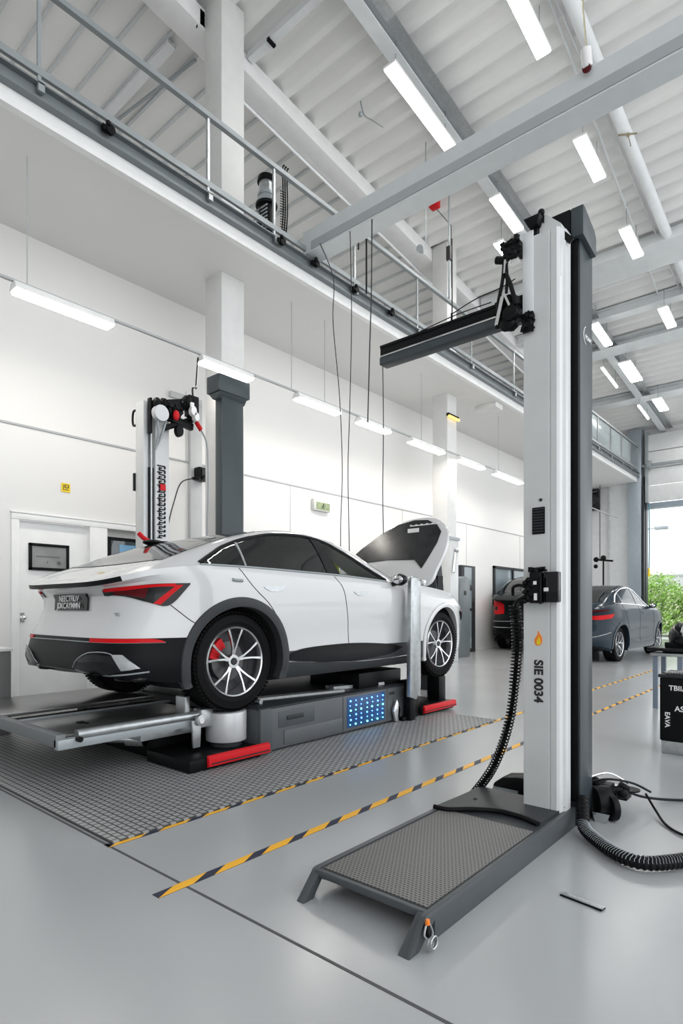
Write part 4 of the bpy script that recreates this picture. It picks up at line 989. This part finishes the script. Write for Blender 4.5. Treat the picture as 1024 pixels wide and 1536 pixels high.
# coil hose
t = thing('coiled_hose', 'black spiral hose hanging down beside the white lift column', 'hose', (-1.4, 3.1, 0))
core = resample(spline([(-1.36,3.02,1.17),(-1.358,3.04,1.05),(-1.375,3.08,.88),(-1.425,3.1,.53),(-1.53,3.12,.25),(-1.68,3.16,.045)], 80), 900)
L_ = []; L2 = []
for i, p in enumerate(core):
    d = (core[min(i+1,899)]-core[max(i-1,0)]).normalized(); x = d.cross(V((0,1,0))).normalized(); y_ = d.cross(x); a = 2*PI*i/14.5
    r_ = .024 if i > 330 else .028
    L_.append(p+x*math.cos(a)*r_+y_*math.sin(a)*r_)
MB().tube(L_, .0042, 5).build('coil', BLACK, t); MB().tube(core[::20], .012, 8).build('core_tube', RUB, t)
# housing behind column
t = thing('floor_motor_housing', 'black rounded motor housing on the floor left of the column foot', 'motor', (-1.53, 3.45, 0))
MB().prism([(-1.68,0),(-1.66,.07),(-1.60,.115),(-1.50,.13),(-1.38,.13),(-1.38,0)], 'y', 3.38, 3.52).build('housing', BLACK, t, .012); MB().box(-1.66,-1.5,3.372,3.38,.03,.05).build('slot', STEELG, t)
# big hose and cables
t = thing('corrugated_hose', 'thick ribbed black hose curving over the floor from the post foot', 'hose', (-.9, 3.0, 0))
hp = resample(spline([(-1.05,3.16,.16),(-1.03,3.11,.10),(-1.0,3.04,.045),(-.90,2.93,.036),(-.78,2.83,.036),(-.685,2.81,.036),(-.60,2.88,.036),(-.50,3.05,.036),(-.38,3.35,.036)], 90), 260)
MB().tube(hp, lambda i: .029+.003*math.sin(i*1.25), 14).build('outer_skin', BLACK, t, sharp=1.2)
b = MB()
for k in range(70):
    j = 30+k*3
    if j > 255: break
    L_ = []
    for q in range(8):
        i = min(259, j+q//2); d = (hp[min(i+1,259)]-hp[max(i-1,0)]).normalized(); x = d.cross(V((0,0,1))).normalized(); z_ = x.cross(d); a = .1*PI+q*.8*PI/7
        L_.append(hp[i]+x*math.cos(a)*.0315+z_*math.sin(a)*.0315)
    b.tube(L_, .0013, 4)
b.build('braid_thread', STEELG, t)
t = thing('valve_block', 'black valve cluster with chrome fittings on the floor behind the post', 'valve block', (-1.0, 3.5, 0))
b = MB(); b.cyl((-1.06,3.36,.085),(-1.0,3.42,.085),.085,n=24); b.cyl((-.98,3.36,.07),(-.955,3.385,.07),.07,n=24); b.box(-1.14,-1.0,3.42,3.55,.02,.16); b.box(-1.04,-.95,3.60,3.70,.05,.10); b.ball((-1.08,3.45,.17),.032); b.ball((-.97,3.58,.10),.035)
for k in range(5): b.cyl((-1.10+.03*k,3.45+.03*k,.13+.02*math.sin(k*2)),(-1.06+.03*k,3.48+.03*k,.12),.018)
b.build('valve_body', BLACK, t, .004)
b = MB(); b.prism([(-1.03,0),(-.97,0),(-.955,.05),(-1.045,.05)], 'y', 3.30, 3.36); b.cyl((-1.1,3.44,.17),(-1.04,3.5,.18),.016); b.cyl((-1.02,3.55,.13),(-.98,3.6,.13),.014); b.tube(spline([(-1.1,3.4,.2),(-1.02,3.5,.22),(-.95,3.62,.15)], 10), .006, 6); b.cyl((-1.15,3.36,.12),(-1.14,3.36,.2),.012); b.build('chrome_fitting', CHROME, t)
b = MB(); b.lathe([(.05,0),(.055,.0),(.055,.008),(.05,.008)], 24, 'z', (-.95,3.66,.1)); b.tube(spline([(-1.08,3.4,.18),(-1.0,3.45,.2),(-.92,3.6,.16),(-.85,3.7,.1)], 14), .007, 6); b.build('loop', BLACK, t)
tag(MB().tube(spline([(-1.10,3.46,.17),(-1.0,3.6,.12),(-.9,3.75,.05),(-.74,3.96,.012),(-.5,4.2,.01),(-.2,4.5,.01)], 30), .008, 6).build('floor_cable', BLACK, None), 'upper of two thin black cables leaving the valve cluster to the right', 'cable', 'thin black floor cables')
tag(MB().tube(spline([(-.87,3.68,.09),(-.80,3.6,.03),(-.72,3.46,.01),(-.62,3.36,.01),(-.45,3.3,.01),(-.2,3.3,.01)], 30), .007, 6).build('floor_cable', BLACK, None), 'lower of two thin black cables leaving the valve cluster to the right', 'cable', 'thin black floor cables')
tag(MB().ball((-1.145,3.075,.128),.014).ball((-1.12,3.06,.124),.012).ball((-1.175,3.07,.122),.010).cyl((-1.15,3.05,.12),(-1.10,3.05,.125),.006).build('drain_fitting', BLACK, None), 'small black fitting at the foot of the white lift column', 'fitting')
t = thing('floor_nameplate', 'thin metal nameplate strip lying on the floor at right', 'nameplate', (-.78, 2.36, 0))
n0, n1 = V((-.868,2.372,.004)), V((-.702,2.350,.004))
MB().bar(n0, n1, .034, .006).build('base', BLACK, t); MB().bar(n0+V((0,0,.004)), n1+V((0,0,.004)), .028, .002).build('plate', STEELM, t)
text('FOAMLINE', .017, WHT, t, n0.lerp(n1,.4)+V((0,0,.0062)), n1-n0, V((0,0,1)).cross(n1-n0), 'lettering', .0002)

# ------------------------------------------------------------------ rear lift pair (behind the white car)
t = thing('lift_column', 'white lift column with chain track standing behind the white car', 'lift', (-6.12, 3.62, 0))
MB().box(-6.20,-6.03,3.60,3.66,0,3.50).build('column', LIFTW, t, .006); MB().box(-6.20,-5.98,3.72,3.90,0,3.46).build('column_side', LIFTW, t, .006); MB().box(-6.19,-6.12,3.66,3.72,0,3.45).build('channel_back', LIFTW, t)
MB().box(-6.04,-6.00,3.655,3.71,0,2.75).build('hose_guide', BLACK, t); MB().cyl((-6.0,3.68,0),(-6.0,3.68,3.3),.012,n=8).build('piston_rod', STEELM, t)
b = MB()
for k in range(34): b.box(-5.975,-5.968,3.74+(k%3)*.02,3.80+(k%2)*.04,1.95+k*.025,1.962+k*.025)
for k in range(16): b.box(-5.975,-5.966,3.76,3.775,1.95+k*.052,1.985+k*.052); b.box(-5.975,-5.966,3.83,3.845,1.97+k*.052,2.0+k*.052)
b.build('chain', BLACK, t)
MB().box(-5.972,-5.955,3.77,3.84,2.50,2.57).build('red_tag', REDP, t); MB().box(-6.24,-6.20,3.59,3.63,2.50,2.70).build('side_switch', BLACK, t)
b = MB(); b.tube(spline([(-6.20,3.61,3.25),(-6.26,3.61,3.26),(-6.28,3.61,3.33),(-6.26,3.61,3.42),(-6.20,3.61,3.42)], 12), .014, 6); b.build('hook', BLACK, t)
t = thing('arm_mechanism', 'black jointed arm mechanism on top of the rear white column', 'arm', (-5.95, 3.9, 3.35))
b = MB(); b.box(-6.0,-5.94,3.62,3.66,3.12,3.52); b.bar((-5.95,3.66,3.44),(-5.92,4.45,3.60),.09,.09); b.bar((-5.95,3.70,3.38),(-5.92,4.42,3.30),.06,.08); b.bar((-5.95,3.9,3.22),(-5.93,4.5,3.42),.05,.07); b.cyl((-5.9,4.10,3.2),(-5.84,4.10,3.2),.07)
b.box(-5.96,-5.86,4.30,4.50,3.42,3.66); b.ball((-5.92,4.30,3.58),.08); b.ball((-5.92,3.72,3.46),.07)
for k in range(24):
    y, z = rs.uniform(3.7,4.45), rs.uniform(-.10,.09); b.box(-.04,.04,-.05,.05,-.02,.02, Matrix.Translation((-5.90,y,3.40+z+(y-3.7)*.12)) @ Euler((rs.random()*3,rs.random()*3,0)).to_matrix().to_4x4())
b.build('linkage', BLACK, t, .004)
b = MB(); b.cyl((-5.90,3.76,3.34),(-5.83,3.76,3.34),.09,n=24); b.build('pulley', SILV, t)
b = MB(); b.tube(spline([(-5.88,3.70,3.28),(-5.90,3.74,3.12),(-5.96,3.73,2.95)], 10), .018, 8); b.tube(spline([(-5.88,3.86,3.28),(-5.90,3.80,3.12),(-5.96,3.74,2.98)], 10), .018, 8); b.build('yoke', STEELG, t)
b = MB(); b.ball((-5.84,4.02,3.36),.06,(.5,1,1)); b.build('red_knob', REDP, t)
b = MB(); b.cyl((-5.86,4.34,3.46),(-5.80,4.34,3.46),.055); b.cyl((-5.86,4.40,3.40),(-5.80,4.40,3.40),.05); b.box(-5.88,-5.82,4.30,4.36,3.48,3.56); b.build('white_joint', TRIM, t)
b = MB(); b.cyl((-5.86,4.44,3.36),(-5.84,4.52,3.27),.03); b.build('red_grip', REDP, t)
MB().tube(spline([(-5.84,4.52,3.27),(-5.80,4.60,3.1),(-5.79,4.62,2.7),(-5.80,4.61,1.95)], 20), .012, 8).build('drop_hose', STEELG, t)
MB().tube(spline([(-5.9,4.42,3.64),(-5.95,4.46,3.78),(-6.15,4.75,3.90),(-6.3,4.9,3.98),(-6.4,5.05,4.40)], 20), .013, 8).build('feed_hose', BLACK, t)
for ch in t.children:
    if ch.name.startswith('pulley'):
        for v in ch.data.vertices: v.co.y -= .05
        continue
    for v in ch.data.vertices: v.co.y = 3.65+(v.co.y+3.9-3.65)*.68-3.9
t = thing('charcoal_post', 'charcoal lift post with wide cap behind the white car', 'post', (-6.06, 4.85, 0))
MB().box(-6.14,-6.0,4.68,5.03,0,3.90).build('post', DARKF, t, .008); MB().box(-6.22,-5.95,4.60,5.10,3.88,4.10).build('cap', DARKF, t, .015)
b = MB(); b.prism([(-6.20,3.88),(-5.96,3.88),(-6.02,3.80),(-6.12,3.80)], 'y', 4.62, 5.06); b.build('cap_neck', DARKF, t, .008)

# ------------------------------------------------------------------ wheel platform
t = thing('wheel_platform', 'dark grey console platform carrying the white car', 'platform', (-4.4, 4.1, 0))
MB().box(-5.35,-3.46,3.03,5.22,0.02,.36).build('base', CONS, t, .01)
MB().box(-5.40,-3.44,3.035,5.25,.355,.40-.03).build('deck_plate', DARK, t, .004)
b = MB(); b.box(-3.475,-3.44,3.05,5.05,.03,.355); b.build('front_panel', CONSL, t, .005)
MB().box(-3.50,-3.42,3.035,3.16,.01,.40-.035).build('end_block', CONS, t, .012)
MB().box(-3.445,-3.436,3.24,3.66,.19,.32).build('drawer', CONS, t, .006); MB().box(-3.438,-3.425,3.33,3.52,.245,.28).build('drawer_handle', DARK, t, .01)
MB().box(-3.445,-3.432,3.30,4.02,.05,.165).build('lower_panel', CONSL, t, .005)
b = MB(); b.box(-3.441,-3.4385,4.03,4.037,.04,.35); b.box(-3.441,-3.4385,4.70,4.706,.04,.35); b.build('panel_joint', INK, t)
lp = MB().box(-3.45,-3.436,4.09,4.66,.06,.335).build('display', LEDP, t, .003)
for mm_, sel in ((LEDB, 0), (LEDC, 1)):
    b = MB()
    for i in range(7):
        for j in range(6):
            if ((i*3+j*5) % 3 == 0) != (sel == 1): continue
            b.ball((-3.434, 4.13+i*.082+rs.uniform(-.008,.008), .085+j*.043), .0095 if (i+j) % 2 else .0065, u=8, v=6)
    b.build('indicator_lights', mm_, lp)
MB().box(-3.445,-3.434,4.74,4.82,.29,.315).build('slot', INK, t)
b = MB(); b.prism([(4.80,.02),(4.86,.02),(4.88,.14),(4.82,.24),(4.76,.13)], 'x', -3.43, -3.40); b.build('lever_plate', CHROME, t, .006)
b = MB(); b.box(-3.55,-3.42,5.05,5.24,0,.40); b.box(-3.44,-3.38,4.90,5.05,.0,.05); b.build('end_post', BLACK, t, .01)
b = MB(); b.bar((-3.8,3.3,.40-.02),(-3.6,4.2,.40-.02),.10,.02); b.bar((-3.75,4.2,.39),(-3.60,4.8,.39),.14,.03); b.cyl((-3.9,3.2,.39),(-3.6,3.2,.39),.02); b.build('slide_rail', STEELM, t)
MB().box(-4.2,-3.55,4.4,5.1,.37,.52).build('jack_block', BLACK, t, .01)
# support post in front of fender
t = thing('support_post', 'tall grey steel post standing in front of the car fender', 'post', (-3.32, 5.0, 0))
MB().prism([(4.90,.26),(5.02,.22),(5.10,.34),(5.10,1.40),(5.06,1.46),(4.93,1.46),(4.92,1.42)], 'x', -3.35, -3.30).build('plate', STEELM, t, .01)
MB().box(-3.42,-3.34,4.96,5.06,.0,.40).build('foot', BLACK, t, .008)
# drum
t = thing('roller_drum', 'silver drum under the rear wheel of the white car', 'drum', (-3.62, 2.86, 0))
MB().cyl((-3.63,2.87,.14),(-3.63,2.87,.363),.155,n=40).build('drum', SILV, t, .01); MB().cyl((-3.63,2.87,.102),(-3.63,2.87,.14),.12,n=32).build('base', DARK, t)
# red feet
def red_foot(y0, y1, lab, far=False):
    t = thing('bumper_block', lab, 'bumper', (-3.6, (y0+y1)/2, 0), 'red striped bumper blocks')
    MB().box(-3.95,-3.405,y0,(3.025 if not far else y1),.01,.10).build('block', BLACK, t, .015)
    b = MB(); b.prism([(-3.402,.03),(-3.402,.11),(-3.40,.115),(-3.375,.10),(-3.37,.04)], 'y', y0+.14 if not far else y0+.02, y1-.005); b.build('red_strip', REDP, t, .004)
    MB().box(-3.372,-3.364,y0+.16 if not far else y0+.03,y1-.02,.055,.062).build('groove', INK, t)
    return t
red_foot(2.38, 3.10, 'black block with red strip near the rear wheel drum')
t = red_foot(5.27, 5.95, 'black block with red strip at the far end of the platform', True)
tag(MB().prism([(-3.66,.10),(-3.50,.10),(-3.50,.37),(-3.53,.38),(-3.64,.38),(-3.66,.37)], 'y', 5.78, 5.92).build('bollard_box', BLACK, None, .006), 'small upright black box on the far red striped block', 'box')
# rear tray
t = thing('extension_tray', 'grey steel extension tray projecting behind the white car', 'tray', (-4.5, 2.2, .36))
MB().box(-5.6,-4.75,1.66,2.95,.335,.365).build('outer_plate', TRAYM, t, .003)
b = MB(); b.box(-5.6,-3.67,1.60,1.66,.29,.368); b.build('edge_beam', mat('tray_edge', (.17,.18,.185), .45, .2), t, .003)
MB().box(-4.75,-3.80,1.66,2.95,.30,.32).build('well', BLACK, t)
MB().box(-4.50,-3.80,1.70,2.85,.318,.335).box(-3.80,-3.71,1.70,2.60,.318,.335).build('inner_plate', TRAYM, t, .003)
MB().box(-4.53,-4.505,1.66,2.95,.325,.345).build('seam_strip', STEELG, t)
b = MB(); b.box(-3.70,-3.64,1.60,2.72,.28,.34); b.build('side_beam', STEELG, t, .003); MB().cyl((-3.655,1.72,.358),(-3.655,2.66,.358),.032,n=16).build('side_tube', STEELM, t)
b = MB(); b.cyl((-3.635,1.72,.335),(-3.60,1.72,.335),.018); b.box(-4.15,-4.10,1.95,1.99,.335,.345); b.box(-4.12,-4.06,1.98,2.0,.335,.342); b.build('bolt', BLACK, t)
b = MB(); b.box(-3.70,-3.60,2.62,2.72,.27,.40); b.cyl((-3.60,2.60,.33),(-3.57,2.60,.33),.04,n=24); b.prism([(2.54,.33),(2.62,.33),(2.61,.13),(2.55,.13)], 'x', -3.62, -3.60); b.box(-3.78,-3.66,2.52,2.56,.33,.50); b.build('hinge_bracket', STEELM, t, .003)
MB().cyl((-3.575,2.60,.33),(-3.565,2.60,.33),.022,n=20).build('bolt_ring', CHROME, t)
b = MB(); b.box(-4.3,-3.72,2.2,2.7,.22,.30); b.build('under_box', STEELM, t, .005)
b = MB(); b.cyl((-4.2,2.05,.2),(-3.95,2.25,.2),.03); b.ball((-4.22,2.05,.2),.05); b.cyl((-3.98,2.25,.2),(-3.86,2.32,.2),.055); b.cyl((-4.1,2.1,.2),(-4.1,2.1,.3),.02); b.build('actuator', CHROME, t)
MB().box(-5.2,-3.97,2.45,2.95,0.0,.28).build('pedestal', BLACK, t, .01)
t = thing('grey_equipment_box', 'grey box with pale lid at the far left edge behind the tray', 'box', (-6.0, 2.4, 0))
MB().box(-6.6,-5.72,1.95,2.10,0,.76).build('body', GREYB, t, .01); MB().box(-6.62,-5.71,1.94,2.11,.76,.79).build('lid', TRIM, t, .005); b = MB(); b.prism([(-6.35,.3),(-5.95,.3),(-5.88,.42),(-5.86,.55),(-5.86,.73),(-6.35,.73)], 'y', 2.132, 2.15); b.build('hatch', STEELG, t, .004)
# trestle / tower things beyond bonnet
t = thing('black_tool_tower', 'black tapered unit standing behind the white car front fender', 'tool tower', (-4.44, 7.15, 0))
MB().prism([(-4.58,0),(-4.30,0),(-4.30,1.30),(-4.35,1.76),(-4.52,1.76),(-4.58,1.30)], 'y', 7.05, 7.25).build('body', DARK, t, .01); MB().box(-4.33,-4.31,7.08,7.22,1.0,1.6).build('side_grille', BLACK, t)
b = MB(); b.prism([(-6.54,0),(-6.36,0),(-6.36,2.6),(-6.54,2.6)], 'y', 10.95, 11.3); t = thing('column_plinth', 'white boxed cover around the foot of the second column', 'cover', (-6.35, 11.2, 0)); b.build('cover', LIFTW, t, .01)
MB().box(-6.545,-6.34,10.92,11.33,2.6,2.66).build('top_trim', STEELG, t)
b = MB(); b.bar((-6.34,11.15,2.35),(-6.30,11.0,1.9),.04,.05); b.ball((-6.32,11.15,2.38),.05); b.build('handle', STEELM, t)
# red handled tool on the car roof
t = thing('suction_tool', 'red handled suction tool resting on the rear of the car roof', 'tool', (-5.0, 3.0, 1.75))
h0, _n = hit(V((-.62,-1.30,1.3)), V((0,0,-1))); hw = h0+V((-4.385,4.34,.37))
b = MB(); b.ball(hw+V((.02,.04,.03)), .06, (1.3,1.8,.5)); b.bar(hw+V((.03,.0,.03)), hw+V((.10,.16,.03)), .05, .03); b.build('pad', BLACK, t, .0)
b = MB(); b.tube(spline([hw+V((.0,0,.045)), hw+V((-.05,-.02,.075)), hw+V((-.10,-.04,.12))], 8), .022, 10); b.build('handle', REDP, t)

# ------------------------------------------------------------------ floor mat & tapes
tag(MB().box(-7.0,-2.71,1.45,5.6,.0005,.012).build('floor_mat', MATM, None, .002), 'grey woven mesh mat under the car platform', 'mat')
def tape(x, y0, y1, w, lab, pal):
    t = thing('hazard_tape', lab, 'floor tape', (x, y0, 0), 'hazard tape lines on the floor')
    bb = MB(); bb.box(x-w/2, x+w/2, y0, y1, .0002, .0015); bb.build('base_strip', pal[0], t)
    b = MB(); p = .27; y = y0
    while y < y1-.28:
        vs = [(x-w/2, y+.10), (x-w/2, y+.265), (x+w/2, y+.165), (x+w/2, y+.0)]
        b.prism(vs, 'z', .0013, .0022); y += p
    b.build('stripes', pal[1], t)
NAVY = mat('tape_navy', (.02, .025, .05), .5)
GOLD = mat('tape_gold', (.88, .45, .03), .45); WORN = mat('tape_worn', (.75, .42, .2), .45, var=.3, nscale=30)
tape(-2.71, 1.42, 12.2, .05, 'far black and yellow hazard tape running beside the mesh mat', (NAVY, GOLD))
tape(-2.09, 1.30, 12.2, .048, 'near black and yellow hazard tape between mat and ramp', (NAVY, GOLD))

# ------------------------------------------------------------------ right edge things
t = thing('waste_bin', 'black bin with white printing at the right edge', 'bin', (-1.0, 5.35, 0))
MB().box(-1.13,-.72,5.2,5.62,.10,.60).build('body', BLACK, t, .012); MB().box(-1.12,-.73,5.21,5.61,0,.10).build('base', STEELM, t, .006); MB().box(-1.14,-.71,5.19,5.63,.60,.625).build('rim', DARK, t, .006)
text('TBIIA', .055, WHT, t, (-1.0, 5.1985, .52), (1,0,0), (0,0,1), 'lettering', bold=.001); text('EAVA', .05, WHT, t, (-1.075, 5.1985, .27), (0,0,-1), (1,0,0), 'lettering', bold=.001); text('AS', .06, WHT, t, (-.99, 5.1985, .36), (1,0,0), (0,0,1), 'lettering', bold=.001)
b = MB()
for k in range(7): b.bar((-1.1+.02*k,5.22,.635),( -.8+.02*k,5.5,.65+.01*(k%3)),.05,.012)
t2 = b.build('crumpled_liner', mat('liner', (.12,.12,.12), .4), t)
t = thing('side_table', 'small grey table beyond the black bin', 'table', (-1.5, 7.6, 0))
MB().box(-1.72,-1.0,7.45,7.95,.60,.635).build('table_top', STEELM, t, .006)
for x, y in ((-1.67,7.5),(-1.42,7.5),(-1.67,7.9),(-1.05,7.9)): MB().box(x-.025,x+.025,y-.025,y+.025,0,.60).build('leg', mat('leg_blue', (.18,.22,.27), .4), t)
t = thing('polisher_machine', 'black domed machine on a tray on the grey table', 'machine', (-1.45, 7.6, .64))
MB().box(-1.75,-1.1,7.42,7.9,.66,.70).build('tray', BLKG, t, .01); MB().box(-1.6,-1.2,7.5,7.8,.635,.66).build('feet', BLACK, t)
b = MB(); b.ball((-1.40,7.62,.82), .17, (.95,.9,1.0), 20, 12); b.build('dome', BLKG, t); MB().ball((-1.36,7.56,.84), .11, (1,.9,1.2)).build('visor', STEELM, t); MB().box(-1.58,-1.22,7.5,7.75,.70,.76).build('dome_base', BLACK, t, .01)

# ------------------------------------------------------------------ light
w = bpy.data.worlds.new('World'); SC.world = w; w.use_nodes = True; nt = w.node_tree
bg = nt.nodes['Background']; tc = nt.nodes.new('ShaderNodeTexCoord'); sx = nt.nodes.new('ShaderNodeSeparateXYZ'); rp = nt.nodes.new('ShaderNodeValToRGB')
rp.color_ramp.elements[0].position = 0; rp.color_ramp.elements[0].color = (.82,.84,.85,1); rp.color_ramp.elements[1].position = .5; rp.color_ramp.elements[1].color = (.88,.92,.97,1)
nt.links.new(tc.outputs['Generated'], sx.inputs[0]); nt.links.new(sx.outputs['Z'], rp.inputs['Fac']); nt.links.new(rp.outputs['Color'], bg.inputs['Color'])
bg.inputs['Strength'].default_value = 1.8

cam = bpy.data.cameras.new('Camera'); co = bpy.data.objects.new('Camera', cam); COL.objects.link(co)
co.location = (0, 0, 1.15); co.rotation_euler = (PI/2, 0, math.radians(40.6))
cam.sensor_fit = 'AUTO'; cam.sensor_width = 36; cam.lens = 884/1536*36; cam.shift_y = 144/1536; cam.clip_start = .05; cam.clip_end = 300
SC.camera = co
SC.view_settings.view_transform = 'Standard'; SC.view_settings.look = 'None'; SC.view_settings.gamma = 1; SC.view_settings.use_curve_mapping = False
SC.view_settings.exposure = 0.55
try:
    SC.cycles.use_denoising = True; SC.cycles.max_bounces = 8; SC.cycles.diffuse_bounces = 5; SC.cycles.sample_clamp_indirect = 6
except Exception: pass
